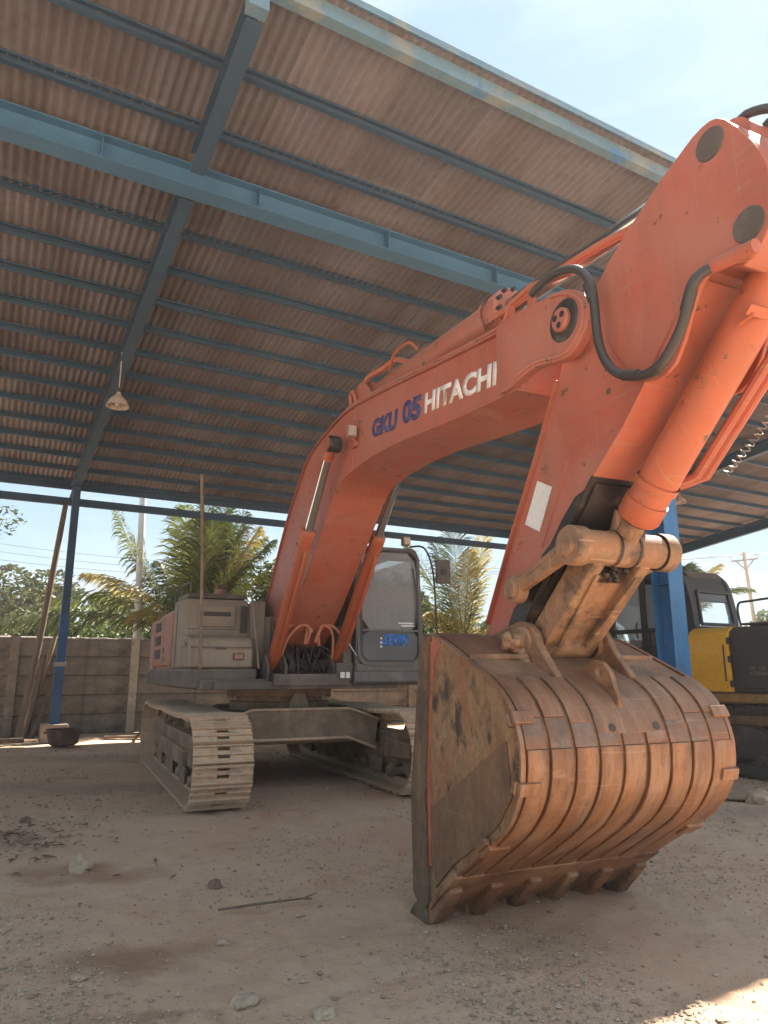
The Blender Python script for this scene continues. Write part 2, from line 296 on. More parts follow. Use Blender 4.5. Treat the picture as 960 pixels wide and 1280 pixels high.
def glass(name, tint, rough=.05, alpha=.45, dirt=(.42, .37, .32)):
    m = bpy.data.materials.new(name); m.use_nodes = True; nt = m.node_tree; N = nt.nodes; L = nt.links; N.clear()
    out = N.new('ShaderNodeOutputMaterial'); tr = N.new('ShaderNodeBsdfTransparent'); tr.inputs[0].default_value = tint + (1,)
    gl = N.new('ShaderNodeBsdfGlossy'); gl.inputs['Roughness'].default_value = rough
    df = N.new('ShaderNodeBsdfDiffuse'); df.inputs[0].default_value = dirt + (1,)
    m1 = N.new('ShaderNodeMixShader'); m2 = N.new('ShaderNodeMixShader'); lw_ = N.new('ShaderNodeLayerWeight'); lw_.inputs[0].default_value = .5; pw = N.new('ShaderNodeMath'); pw.operation = 'POWER'; pw.inputs[1].default_value = 5; L.new(lw_.outputs['Facing'], pw.inputs[0]); fr = N.new('ShaderNodeMath'); fr.operation = 'MULTIPLY_ADD'; fr.inputs[1].default_value = .9; fr.inputs[2].default_value = .05; L.new(pw.outputs[0], fr.inputs[0])
    tcn = N.new('ShaderNodeTexCoord'); nz = N.new('ShaderNodeTexNoise'); nz.inputs['Scale'].default_value = 2.5; nz.inputs['Detail'].default_value = 6
    mr = N.new('ShaderNodeMapRange'); mr.inputs[1].default_value = .3; mr.inputs[2].default_value = .8; mr.inputs[3].default_value = alpha * .5; mr.inputs[4].default_value = alpha
    L.new(tcn.outputs['Object'], nz.inputs['Vector']); L.new(nz.outputs[0], mr.inputs[0])
    L.new(mr.outputs[0], m1.inputs[0]); L.new(tr.outputs[0], m1.inputs[1]); L.new(df.outputs[0], m1.inputs[2])
    L.new(fr.outputs[0], m2.inputs[0]); L.new(m1.outputs[0], m2.inputs[1]); L.new(gl.outputs[0], m2.inputs[2]); L.new(m2.outputs[0], out.inputs[0])
    return m
M['glass'] = glass('dusty_cab_glass', (.80, .82, .80), .05, .50)
M['glass_dark'] = glass('dark_tinted_glass', (.30, .31, .31), .05, .25)
M['glass_clear'] = glass('clear_rear_glass', (.98, .99, .99), .04, .12, (.7, .72, .7))

def leafmat(name, c, c2, trans=.35, vs=1.2):
    m = bpy.data.materials.new(name); m.use_nodes = True; nt = m.node_tree; N = nt.nodes; L = nt.links; N.clear()
    out = N.new('ShaderNodeOutputMaterial'); df = N.new('ShaderNodeBsdfPrincipled'); tl = N.new('ShaderNodeBsdfTranslucent'); mx = N.new('ShaderNodeMixShader'); mx.inputs[0].default_value = trans
    tcn = N.new('ShaderNodeTexCoord'); nz = N.new('ShaderNodeTexNoise'); nz.inputs['Scale'].default_value = vs; nz.inputs['Detail'].default_value = 5
    geo = N.new('ShaderNodeNewGeometry')
    ad = N.new('ShaderNodeMath'); ad.operation = 'MULTIPLY_ADD'; ad.inputs[1].default_value = .5
    L.new(geo.outputs['Random Per Island'], ad.inputs[0]); L.new(nz.outputs[0], ad.inputs[2])
    mr = N.new('ShaderNodeMapRange'); mr.inputs[1].default_value = .45; mr.inputs[2].default_value = 1.0
    L.new(tcn.outputs['Object'], nz.inputs['Vector']); L.new(ad.outputs[0], mr.inputs[0])
    mc = N.new('ShaderNodeMix'); mc.data_type = 'RGBA'; mc.inputs[6].default_value = c + (1,); mc.inputs[7].default_value = c2 + (1,)
    L.new(mr.outputs[0], mc.inputs[0]); L.new(mc.outputs[2], df.inputs['Base Color']); L.new(mc.outputs[2], tl.inputs[0]); df.inputs['Roughness'].default_value = .5
    L.new(df.outputs[0], mx.inputs[1]); L.new(tl.outputs[0], mx.inputs[2]); L.new(mx.outputs[0], out.inputs[0])
    return m
M['palm'] = leafmat('palm_leaf', (.07, .095, .02), (.20, .21, .055), .4)
M['palm_y'] = leafmat('yellowing_palm_leaf', (.24, .20, .05), (.44, .35, .12), .45)
M['palm_d'] = leafmat('dark_palm_leaf', (.04, .058, .016), (.12, .13, .04), .35)
M['leaf'] = leafmat('tree_leaf', (.028, .045, .014), (.085, .11, .032), .3, .6)
M['leaf2'] = leafmat('olive_leaf', (.045, .06, .02), (.13, .14, .05), .3, .6)
M['leaf3'] = leafmat('bright_shrub_leaf', (.055, .09, .02), (.17, .20, .06), .35, .6)
M['rachis'] = mat('palm_rib', (.22, .20, .08), .7, var=.2, bump=.1)

def ground_mat():
    m = bpy.data.materials.new('dusty_ground'); m.use_nodes = True; nt = m.node_tree; N = nt.nodes; L = nt.links
    b = N['Principled BSDF']; b.inputs['Roughness'].default_value = .95; b.inputs['Specular IOR Level'].default_value = .2
    tcn = N.new('ShaderNodeTexCoord')
    def nse(sc, det=8, rg=.65, dist=0.):
        n = N.new('ShaderNodeTexNoise'); n.inputs['Scale'].default_value = sc; n.inputs['Detail'].default_value = det; n.inputs['Roughness'].default_value = rg; n.inputs['Distortion'].default_value = dist
        L.new(tcn.outputs['Object'], n.inputs['Vector']); return n
    def ramp(src, a, bb, lo=0., hi=1.):
        r = N.new('ShaderNodeMapRange'); r.inputs[1].default_value = a; r.inputs[2].default_value = bb; r.inputs[3].default_value = lo; r.inputs[4].default_value = hi
        L.new(src, r.inputs[0]); return r.outputs[0]
    def mixc(f, a, bcol):
        x = N.new('ShaderNodeMix'); x.data_type = 'RGBA'; L.new(f, x.inputs[0])
        if isinstance(a, tuple): x.inputs[6].default_value = a + (1,)
        else: L.new(a, x.inputs[6])
        x.inputs[7].default_value = bcol + (1,); return x.outputs[2]
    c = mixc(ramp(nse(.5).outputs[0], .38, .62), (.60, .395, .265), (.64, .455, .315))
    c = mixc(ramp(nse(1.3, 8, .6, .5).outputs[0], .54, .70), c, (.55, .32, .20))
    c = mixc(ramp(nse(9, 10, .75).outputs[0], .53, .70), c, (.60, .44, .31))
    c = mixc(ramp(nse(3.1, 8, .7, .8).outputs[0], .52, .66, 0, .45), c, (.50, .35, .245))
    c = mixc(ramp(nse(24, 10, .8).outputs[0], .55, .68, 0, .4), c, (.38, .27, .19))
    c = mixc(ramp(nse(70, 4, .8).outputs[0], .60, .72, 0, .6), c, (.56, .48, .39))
    # damp / oil stains with a shape of their own, on the ground where they lie
    for (x, y, sx, sy, cc, am) in ((-1.25, 3.95, .42, .20, (.20, .115, .07), .9), (-2.15, 5.45, .55, .24, (.22, .12, .075), .75),
                                  (-1.0, 3.28, .25, .09, (.21, .12, .075), .7), (-3.6, 9.2, 1.6, .5, (.16, .115, .095), .45), (-4.6, 12.2, 2.4, .6, (.17, .12, .10), .45),
                                  (.3, 6.6, .8, .5, (.36, .20, .14), .5), (.9, 4.2, .35, .28, (.22, .18, .12), .4), (4.2, 7.6, 1.2, .5, (.17, .12, .10), .5)):
        mpn = N.new('ShaderNodeMapping'); mpn.vector_type = 'TEXTURE'; mpn.inputs['Location'].default_value = (x, y, 0); mpn.inputs['Scale'].default_value = (sx, sy, 1)
        dn = nse(2.2, 6, .6); va = N.new('ShaderNodeVectorMath'); va.operation = 'MULTIPLY_ADD'; va.inputs[1].default_value = (.9, .9, 0)
        L.new(dn.outputs['Color'], va.inputs[0]); L.new(tcn.outputs['Object'], va.inputs[2])
        vb = N.new('ShaderNodeVectorMath'); vb.operation = 'SUBTRACT'; vb.inputs[1].default_value = (.45, .45, 0); L.new(va.outputs[0], vb.inputs[0])
        L.new(vb.outputs[0], mpn.inputs[0]); sp = N.new('ShaderNodeSeparateXYZ'); L.new(mpn.outputs[0], sp.inputs[0])
        cb = N.new('ShaderNodeCombineXYZ'); L.new(sp.outputs[0], cb.inputs[0]); L.new(sp.outputs[1], cb.inputs[1])
        ln = N.new('ShaderNodeVectorMath'); ln.operation = 'LENGTH'; L.new(cb.outputs[0], ln.inputs[0])
        c = mixc(ramp(ln.outputs['Value'], .45, 1.3, am * .85, 0), c, (cc[0] * 1.5, cc[1] * 1.45, cc[2] * 1.4))
    L.new(c, b.inputs['Base Color'])
    h1 = nse(14, 8, .75); h2 = nse(60, 5, .8); ma = N.new('ShaderNodeMath'); ma.operation = 'MULTIPLY_ADD'; ma.inputs[1].default_value = .35
    L.new(h2.outputs[0], ma.inputs[0]); L.new(h1.outputs[0], ma.inputs[2])
    bp = N.new('ShaderNodeBump'); bp.inputs['Strength'].default_value = .7; bp.inputs['Distance'].default_value = .03; L.new(ma.outputs[0], bp.inputs['Height']); L.new(bp.outputs[0], b.inputs['Normal'])
    return m
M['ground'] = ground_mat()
def gravel_mat():
    m = bpy.data.materials.new('gravel_stones'); m.use_nodes = True; N = m.node_tree.nodes; L = m.node_tree.links; b = N['Principled BSDF']; b.inputs['Roughness'].default_value = .92
    g = N.new('ShaderNodeNewGeometry'); r = N.new('ShaderNodeValToRGB'); e = r.color_ramp.elements; e[0].color = (.26, .175, .12, 1); e[1].color = (.46, .35, .26, 1)
    for p, c in ((.3, (.34, .245, .17, 1)), (.6, (.42, .32, .235, 1)), (.85, (.45, .33, .24, 1))): k = e.new(p); k.color = c
    L.new(g.outputs['Random Per Island'], r.inputs[0]); L.new(r.outputs[0], b.inputs['Base Color']); return m
M['gravel'] = gravel_mat()

# ------------------------------------------------------------------ building axes
UA = R(61); U = Vector((math.sin(UA), math.cos(UA), 0)); V = Vector((-math.cos(UA), math.sin(UA), 0))
def W(a, b, z=0.): return U * a + V * b + Vector((0, 0, z))
URZ = math.atan2(U.y, U.x)          # local x = U, local y = V
KS = .113
def zr(v): return 6.76 + KS * (4.68 - v)

def gz(x, y):
    d = math.hypot(x, y)
    a = .018 * noise.noise(Vector((x * .7, y * .7, 0))) + .012 * noise.noise(Vector((x * 2.1, y * 2.1, 3)))
    if d < 16: a += (.016 * noise.noise(Vector((x * 6, y * 6, 5))) * (.6 + .8 * abs(noise.noise(Vector((x, y, 8)))))) * min(1, (16 - d) / 4)
    if d < 9: a += .009 * noise.noise(Vector((x * 17, y * 17, 2))) * (9 - d) / 9
    if -2 < x - .9 < 2 and 3.6 < y < 5.8: a += .05 * math.exp(-((x - 1.05) ** 2 * 2.2 + (y - 4.75) ** 2 * 9))
    # faint grouser prints in front of the tracks
    lx = (x + 1.42) * .4067 - (y - 9.958) * .9135; ly = (x + 1.42) * .9135 + (y - 9.958) * .4067
    if 2.2 < lx < 7 and abs(abs(ly) - 1.19) < .34:
        f = min(1, (lx - 2.2) * 2) * (.5 + noise.noise(Vector((x * .9, y * .9, 4))) * .9); f = max(0, f)
        a -= .010 * f + .006 * f * (1 if (lx / .19) % 1 < .3 else -.4)
    return a - .008
# ------------------------------------------------------------------ ground
def build_ground():
    vs = []; fs = []
    rad = [0.0]; r = .8
    while r < 30: rad.append(r); r *= 1.009
    while r < 1500: rad.append(r); r *= 1.12
    n = 420
    angs = []
    # denser towards the view
    for i in range(n):
        t = i / n
        a = 2 * math.pi * t
        angs.append(a + .62 * math.sin(2 * a) * .0 + .75 * math.sin(a - math.pi / 2 + math.pi) * 0)
    # half the spokes inside the view wedge (50..130 deg)
    angs = [R(45 + 90 * i / 300) for i in range(300)] + [R(135 + 270 * i / 120) for i in range(120)]
    vs.append((0, 0, gz(0, 0)))
    for r in rad[1:]:
        for a in angs:
            x = r * math.cos(a); y = r * math.sin(a); vs.append((x, y, gz(x, y)))
    for j in range(n): fs.append((0, 1 + j, 1 + (j + 1) % n))
    for i in range(len(rad) - 2):
        for j in range(n):
            a = 1 + i * n + j; b = 1 + i * n + (j + 1) % n; fs.append((a, a + n, b + n, b))
    mb = MB(); mb.v = vs; mb.f = fs
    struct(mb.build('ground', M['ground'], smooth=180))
build_ground()

# ------------------------------------------------------------------ shed
shed = thing('open_shed', 'open sided shed with blue steel frame and brown corrugated roof over the excavators', 'shed', (0, 0, 0), URZ)
U0, U1 = -9.0, 20.7
purl = [5.50, 6.27, 7.08, 7.88, 8.64, 9.38, 10.10, 10.82, 11.58, 12.32, 13.06, 13.82, 14.58, 15.34, 16.10, 16.86]
# roof sheets: one corrugated course per purlin bay, each lapping over the next lower one
def roof_course(v0, v1, lift):
    mb = MB(); pitch = .098; seg = 6; n = int((U1 - U0 + .3) / pitch * seg)
    x0 = U0 - .15
    for i in range(n + 1):
        x = x0 + i * pitch / seg; w = .016 * math.cos(2 * math.pi * i / seg)
        for (vv, l) in ((v0 - .06, lift + .006), (v1 + .06, lift - .006)):
            mb.v.append((x, vv, zr(vv) + .235 + l + w)); 
        for (vv, l) in ((v0 - .06, lift + .006), (v1 + .06, lift - .006)):
            mb.v.append((x, vv, zr(vv) + .229 + l + w))
    for i in range(n):
        a = 4 * i; b = 4 * (i + 1)
        mb.f += [(a, b, b + 1, a + 1), (a + 2, a + 3, b + 3, b + 2), (a, a + 2, b + 2, b), (a + 1, b + 1, b + 3, a + 3)]
    return mb.build('roof_sheet', M['roof'], shed, smooth=60)
pv = [4.60] + purl[1::2] + [17.15]
for i in range(len(pv) - 1): roof_course(pv[i], pv[i + 1], .0 - (i % 2) * .009)
pm = None
for v in purl:
    z = zr(v)
    mb = MB(); x0, x1 = U0, U1; L = x1 - x0; c = (x0 + x1) / 2
    mb.box((c, v, z + .215), (L, .075, .008)); mb.box((c, v, z + .115), (L, .06, .008)); mb.box((c, v + .0265, z + .165), (L, .007, .092))
    mb.box((c, v - .0275, z + .13), (L, .006, .022)); mb.box((c, v - .0345, z + .2), (L, .006, .022))
    mb.build('purlin', M['blue_dull'], shed, smooth=0)
def ibeam_mb(a, b, w, h, tf=.014, tw=.01, up=(0, 0, 1)):
    mb = MB(); a = Vector(a); b = Vector(b); x = (b - a).normalized(); y = Vector(up).cross(x).normalized(); z = x.cross(y)
    for sg in (-1, 1): o = z * (h / 2 - tf / 2) * sg; mb.bar(a + o, b + o, w, tf, up)
    mb.bar(a, b, tw, h - 2 * tf, up); return mb
for ur in (1.4, 14.6, 20.55):
    a = (ur, 4.72, zr(4.72) - .055); b = (ur, 6.50, zr(6.50) - .055)
    a2 = (ur, 6.90, zr(6.9) - .055); b2 = (ur, 17.05, zr(17.05) - .055)
    rf = ibeam_mb(a, b, .15, .26); m2 = ibeam_mb(a2, b2, .15, .26); rf.add(m2.v, m2.f)
    rf.build('rafter', M['blue_dull'], shed, smooth=0)
# deep main beam along the purlins
vb = 6.72
mbm = ibeam_mb((U0 - 1, vb, 6.44), (U1, vb, 6.44), .22, .27, .016, .012).build('main_beam', M['blue'], shed, smooth=0)
st = MB(); st.box((0, 0, 0), (.012, .095, .235)); sme = st.mesh('stiffener', M['blue'], 0)
for k in range(18):
    uu = -7.6 + k * 1.62
    for sg in (-1, 1): inst('stiffener', sme, mbm, Matrix.Translation((uu, vb + sg * .056, 6.44)))
# sag rods between purlins
sr = MB()
for uu in (4.9,):
    sr.tube([(uu, 7.0, zr(7.0) + .05), (uu + .35, 12.4, zr(12.4) + .05)], .008, 6)
for uu in (-3.9, 9.8): sr.tube([(uu, 5.5, zr(5.5) + .1), (uu, 16.8, zr(16.8) + .1)], .008, 6)
sr.build('sag_rod', M['blue_dull'], shed)
# fascia at the high edge
fa = MB(); zf = zr(4.6); fa.box(((U0 + U1) / 2, 4.60, zf + .15), (U1 - U0 + .3, .012, .15)); fa.box(((U0 + U1) / 2, 4.65, zf + .078), (U1 - U0 + .3, .09, .01))
fa.build('fascia', M['fascia'], shed, smooth=0)
gt = MB(); gt.box(((U0 + U1) / 2, 4.535, zf + .275), (U1 - U0 + .4, .10, .012)); gt.box(((U0 + U1) / 2, 4.49, zf + .245), (U1 - U0 + .4, .008, .066)); gt.build('edge_flashing', M['fascia'], shed, smooth=0)
bk = MB(); bk.box((1.4, 4.66, zf - .03), (.17, .12, .22)); bk.build('end_plate', M['fascia'], shed, smooth=0)
# low edge: eave beam, tie beam, brackets
eb = MB(); eb.box(((U0 + U1) / 2, 17.0, zr(17) + .08), (U1 - U0, .06, .14)); eb.build('eave_beam', M['blue_dull'], shed, smooth=0)
tb = MB(); tb.box(((U0 - 1 + 19.8) / 2, 16.55, 5.0), (19.8 - U0 + 1, .10, .16)); tb.build('tie_beam', M['blue_dull'], shed, smooth=0)
for ur in (14.6, 20.55):
    g = MB(); g.prism([(16.3, zr(16.3) - .19), (17.05, zr(17.05) - .19), (17.05, zr(17.05) - .24), (16.55, 5.08), (16.45, 5.08)], ur - .008, ur + .008, 'yz'); g.build('gusset', M['blue_dull'], shed, smooth=0)
# gable verge trim
vg = MB(); vg.bar((U1 + .13, 4.6, zr(4.6) + .20), (U1 + .13, 17.1, zr(17.1) + .20), .03, .16); vg.build('verge_trim', M['blue_dull'], shed, smooth=0)
def post(u, v, z0, z1, m, w=.27):
    p = MB()
    for sg in (-1, 1): p.box((u, v + sg * (w / 2 - .008), (z0 + z1) / 2), (w, .016, z1 - z0))
    p.box((u, v, (z0 + z1) / 2), (.012, w - .034, z1 - z0))
    o = p.build('post', m, shed, smooth=0)
    s2 = MB()
    for z in (z0 + .02,): s2.box((u, v, z - .01), (w + .16, w + .16, .02))
    for z in [z0 + 1.15, z0 + 2.55, z0 + 3.95, z0 + 5.35]:
        if z < z1 - .2:
            for sg in (-1, 1): s2.box((u + sg * (w / 4), v, z), (w / 2 - .014, w - .034, .012))
    s2.build('stiffener', m, o, smooth=0)
    return o
post(8.12, 6.62, .0, 6.30, M['blue_bright'], .29)
post(-6.4, 6.62, .0, 6.30, M['blue_bright'], .29)
# rear post: dull upper part, brighter blue lower part, on a concrete plinth
pr = MB(); pr.box((1.4, 16.18, (2.55 + zr(16.2) - .19) / 2), (.15, .15, zr(16.2) - .19 - 2.55)); pr = pr.build('post', M['blue_dull'], shed, bevel=.004)
pl = MB(); pl.box((1.4, 16.18, 1.45), (.17, .17, 2.2)); pl.build('post', M['blue_mid'], shed, bevel=.004)
pc = MB(); pc.box((1.4, 16.18, 1.52), (.23, .23, .09)); pc.build('clamp', M['steel'], pr, bevel=.004)
pd = MB(); pd.box((1.4, 16.18, .17), (.5, .42, .36)); pd.build('plinth', M['concrete'], shed, bevel=.015)
# second rear posts farther along the eave
for uu in (14.6, 20.4):
    p = MB(); p.box((uu, 16.18, 2.6), (.16, .16, 5.2)); p.build('post', M['blue_dull'], shed, bevel=.004)

# lamps hanging from the roof
def lamp(loc, label, cordtop):
    t = thing('pendant_lamp', label, 'lamp', loc, 0, 'enamel lamps hanging from the shed roof')
    s = MB(); s.lathe([(.001, .145), (.028, .14), (.035, .10), (.05, .085), (.075, .06), (.12, .015), (.16, -.07), (.165, -.085), (.155, -.083), (.115, .005), (.06, .05), (.001, .07)], (0, 0, 0), (0, 0, 1), 28)
    s.build('lamp_shade', M['lampsh'], t, smooth=50)
    c = MB(); c.tube([(0, 0, .13), (.004, 0, cordtop * .5), (0, 0, cordtop)], .009, 6); c.build('cord', M['lampsh'], t)
    h = MB(); h.cyl((0, 0, .13), (0, 0, .21), .022, .016); h.build('lamp_holder', M['black'], t)
    b = MB(); b.lathe([(.001, -.07), (.03, -.06), (.042, -.03), (.035, .0), (.02, .03), (.02, .06)], (0, 0, 0), (0, 0, 1), 16); b.build('bulb', M['bulb'], t, smooth=60)
lamp((-3.93, 9.87, 5.28), 'enamel cone lamp on a pale cord beside the left rafter', .78)
lamp((7.13, 16.66, 5.42), 'small enamel lamp hanging just right of the blue post', .68)

# ------------------------------------------------------------------ concrete wall
wall = thing('concrete_wall', 'dirty precast concrete panel wall behind the orange excavator', 'wall', (0, 0, 0), URZ)
WV = 17.8; PH = .425
def panel_mesh(k):
    mb = MB(); L = 2.36
    nx, nz_ = 14, 7; ZZ = [0, .012, .022, .14, .28, PH - .028, PH - .016, PH - .003]
    rnd = random.Random(k)
    # gently uneven face with a chipped lower lip
    pts = []
    for i in range(nx + 1):
        for j in range(nz_ + 1):
            x = -L / 2 + L * i / nx; z = ZZ[j]
            y = -.03 + .007 * noise.noise(Vector((x * 3, z * 6, k * 7.3))) + (.03 if j in (0, nz_) else .012 if j in (1, nz_ - 1) else 0)
            if j == 0: z += .003 * rnd.random()
            if j == nz_: z -= .004 * rnd.random()
            pts.append((x, y, z))
    b = (nx + 1) * (nz_ + 1)
    mb.v = pts + [(p[0], .03, p[2] * 1.06 - .012) for p in pts]
    def id(i, j): return i * (nz_ + 1) + j
    for i in range(nx):
        for j in range(nz_):
            q = (id(i, j), id(i + 1, j), id(i + 1, j + 1), id(i, j + 1)); mb.f.append(q); mb.f.append(tuple(b + a for a in reversed(q)))
    for i in range(nx):
        for j in (0, nz_): q = (id(i, j), id(i + 1, j)); mb.f.append((q[0], q[1], b + q[1], b + q[0]))
    for j in range(nz_):
        for i in (0, nx): q = (id(i, j), id(i, j + 1)); mb.f.append((q[0], q[1], b + q[1], b + q[0]))
    return mb.mesh('panel', M['concrete'], 50)
pms = [panel_mesh(k) for k in range(6)]
pst = MB(); pst.box((0, 0, 1.06), (.18, .16, 2.16)); pstm = pst.mesh('wall_post', M['concrete'], 0); pst2 = pst.mesh('wall_post', M['conc_pale'], 0)
rr = random.Random(3)
for k in range(-4, 10):
    uu = 3.13 + 2.52 * k
    o = inst('wall_post', pst2 if k == 0 else pstm, wall, Matrix.Translation((uu, WV - .03, 0)) @ Matrix.Rotation(rr.uniform(-.012, .012), 4, 'Y'))
    for j in range(5):
        inst('panel', pms[rr.randrange(6)], wall, Matrix.Translation((uu + 1.26, WV + rr.uniform(-.008, .008), .01 + j * PH)) @ Matrix.Rotation(rr.uniform(-.003, .003), 4, 'Y'))

# ------------------------------------------------------------------ orange excavator
A = R(24); S = Vector((math.sin(A), -math.cos(A), 0)); C = Vector((.939, 4.66, 0)) - 5.8 * S
ex = thing('orange_excavator', 'large orange excavator parked in the shed with its rusty bucket on the ground', 'excavator', C, math.atan2(S.y, S.x))

# ---- tracks
def track_path():
    pts = []
    zf, xf, rf_ = .475, 1.82, .43; zb, xb = .47, -2.30
    # bottom from rear to front, front arc, top with sag, rear arc
    for i in range(25): pts.append((xb + (xf - xb) * i / 24, .045))
    for i in range(1, 20): a = -math.pi / 2 + math.pi * i / 20; pts.append((xf + rf_ * math.cos(a) * 1.0, zf + rf_ * math.sin(a)))
    for i in range(25): t = i / 24; pts.append((xf + (xb - xf) * t, zf + rf_ + (.02 * math.cos(t * math.pi * 4) - .02) * .6))
    for i in range(1, 20): a = math.pi / 2 + math.pi * i / 20; pts.append((xb + rf_ * math.cos(a), zb + rf_ * math.sin(a)))
    return [Vector(p) for p in pts]
def resample(P, n):
    L = [0]
    for i in range(len(P)): L.append(L[-1] + (P[(i + 1) % len(P)] - P[i]).length)
    T = L[-1]; out = []; j = 0
    for k in range(n):
        s = T * k / n
        while L[j + 1] < s: j += 1
        t = (s - L[j]) / (L[j + 1] - L[j]); out.append(P[j % len(P)].lerp(P[(j + 1) % len(P)], t))
    return out, T
def shoe_mesh(pitch, wdt, m, name='track_shoe'):
    mb = MB(); p = pitch * .97
    # plate split round a middle slot
    mb.box((0, -(wdt / 4 + .03), 0), (p, wdt / 2 - .06, .022)); mb.box((0, wdt / 4 + .03, 0), (p, wdt / 2 - .06, .022))
    mb.box((-p * .36, 0, 0), (p * .28, .12, .022)); mb.box((p * .08, 0, 0), (p * .22, .12, .022)); mb.box((p * .44, 0, 0), (p * .12, .12, .022))
    for x, h in ((-p * .44, .030), (-.02 * p, .022), (p * .43, .028)):
        vs = [(x - .011, -h_ if False else 0, 0) for h_ in ()]
        mb.prism([(x - .012, .010), (x + .012, .010), (x + .006, .011 + h), (x - .006, .011 + h)], -wdt / 2, -.062 if x > -.3 * p and x < .3 * p else wdt / 2)
        if x > -.3 * p and x < .3 * p: mb.prism([(x - .012, .010), (x + .012, .010), (x + .006, .011 + h), (x - .006, .011 + h)], .062, wdt / 2)
    for y in (-.115, -.075, .075, .115): mb.cyl((p * .22, y, .01), (p * .22, y, .026), .013, n=6)
    # chain link below
    for y in (-.085, .085): mb.box((0, y, -.055), (p * 1.02, .03, .085))
    return mb.mesh(name, m, 30)
def track(parent, yc, wdt, mt, mu, sc=1.0, side=1):
    t = MB()
    # frame: box girder with stepped side
    t.prism([(-1.85, .30), (-1.6, .22), (1.35, .22), (1.5, .30), (1.5, .62), (1.3, .66), (-1.55, .66), (-1.85, .58)], yc - .13, yc + .13)
    t.prism([(-1.2, .32), (.95, .32), (.95, .50), (-1.2, .52)], yc - .20, yc + .20)
    t.prism([(1.25, .36), (1.95, .40), (1.95, .56), (1.25, .60)], yc - .19, yc + .19)
    o = t.build('track', mu, parent, bevel=.012)
    P, T = resample(track_path(), 58); sm = shoe_mesh(T / 58, wdt, mt); n = len(P)
    for i in range(n):
        a = P[i]; d = (P[(i + 1) % n] - P[i - 1]).normalized()
        # local x along travel, z outward (right of travel direction)
        X = Vector((d.x, 0, d.y)); Z = Vector((d.y, 0, -d.x)); Y = Z.cross(X)
        Mx = Matrix((X, Y, Z)).transposed().to_4x4(); Mx.translation = Vector((a.x, yc, a.y))
        inst('track_shoe', sm, o, Mx)
    w = MB(); w.lathe([(.001, -.06), (.10, -.065), (.12, -.03), (.25, -.02), (.34, -.055), (.37, -.055), (.37, .055), (.34, .055), (.25, .02), (.12, .03), (.10, .065), (.001, .06)], (1.82, yc, .475), (0, 1, 0), 36); w.build('idler_wheel', mu, o, smooth=35)
    sp = MB(); sp.lathe([(.001, -.14), (.2, -.14), (.24, -.1), (.26, -.03), (.34, -.03), (.34, .03), (.26, .03), (.24, .1), (.2, .14), (.001, .14)], (-2.30, yc, .47), (0, 1, 0), 30)
    for k in range(16):
        a = 2 * math.pi * k / 16; sp.box((-2.30 + .36 * math.cos(a), yc, .47 + .36 * math.sin(a)), (.06, .05, .06), Matrix.Rotation(-a, 3, 'Y'))
    sp.build('drive_sprocket', mu, o, smooth=35)
    for k in range(8):
        r = MB(); x = -1.75 + k * .44
        r.lathe([(.001, -.19), (.05, -.19), (.06, -.16), (.085, -.155), (.085, -.10), (.07, -.09), (.07, .09), (.085, .10), (.085, .155), (.06, .16), (.05, .19), (.001, .19)], (x, yc, .215), (0, 1, 0), 16); r.build('track_roller', mu, o, smooth=40)
    for x in (-.9, .75):
        r = MB(); r.lathe([(.001, -.12), (.06, -.12), (.07, .12), (.001, .12)], (x, yc, .78), (0, 1, 0), 14); r.box((x, yc, .69), (.12, .1, .1)); r.build('carrier_roller', mu, o, smooth=40)
    for x in (-1.0, 0, 1.0):
        for y in (-.20, .20):
            g = MB(); g.prism([(x - .22, .34), (x + .22, .34), (x + .18, .16), (x - .18, .16)], yc + y - .008, yc + y + .008); g.build('roller_guard', mu, o, bevel=.004)
    return o
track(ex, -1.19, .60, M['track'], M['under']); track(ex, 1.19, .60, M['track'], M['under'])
# ---- centre frame, slewing ring
cf = MB()
cf.prism([(-.98, .45), (-.6, .58), (.6, .58), (.98, .45), (1.02, .80), (.62, .93), (-.62, .93), (-1.02, .80)], .86, 1.02, 'yz')
cf.prism([(-.98, .45), (-.6, .58), (.6, .58), (.98, .45), (1.02, .80), (.62, .93), (-.62, .93), (-1.02, .80)], -1.02, -.86, 'yz')
cf.box((0, 0, .70), (1.8, 1.5, .36)); cf.box((0, -.9, .62), (1.2, .5, .26)); cf.box((0, .9, .62), (1.2, .5, .26))
cf.bar((.9, -.9, .86), (.9, .9, .86), .24, .025); 
cf.build('centre_frame', M['under'], ex, bevel=.02)
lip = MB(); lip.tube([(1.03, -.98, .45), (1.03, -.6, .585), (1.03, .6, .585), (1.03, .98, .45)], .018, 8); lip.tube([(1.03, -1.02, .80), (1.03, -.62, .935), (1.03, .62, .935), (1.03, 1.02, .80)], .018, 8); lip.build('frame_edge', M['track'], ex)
sl = MB(); sl.lathe([(.001, .9), (.66, .9), (.66, 1.0), (.58, 1.01), (.58, 1.07), (.70, 1.08), (.70, 1.17), (.001, 1.17)], (0, 0, 0), (0, 0, 1), 48)
for k in range(40): a = 2 * math.pi * k / 40; sl.cyl((.685 * math.cos(a), .685 * math.sin(a), 1.05), (.685 * math.cos(a), .685 * math.sin(a), 1.085), .014, n=6)
sl.build('slewing_ring', M['under'], ex, smooth=35)
sw = MB(); sw.box((.64, .05, 1.02), (.12, .12, .24)); sw.prism([(-.1, .92), (.2, .92), (.12, 1.12), (-.02, 1.12)], .70, .74, 'yz'); sw.build('swivel_bracket', M['grey'], ex, bevel=.01)
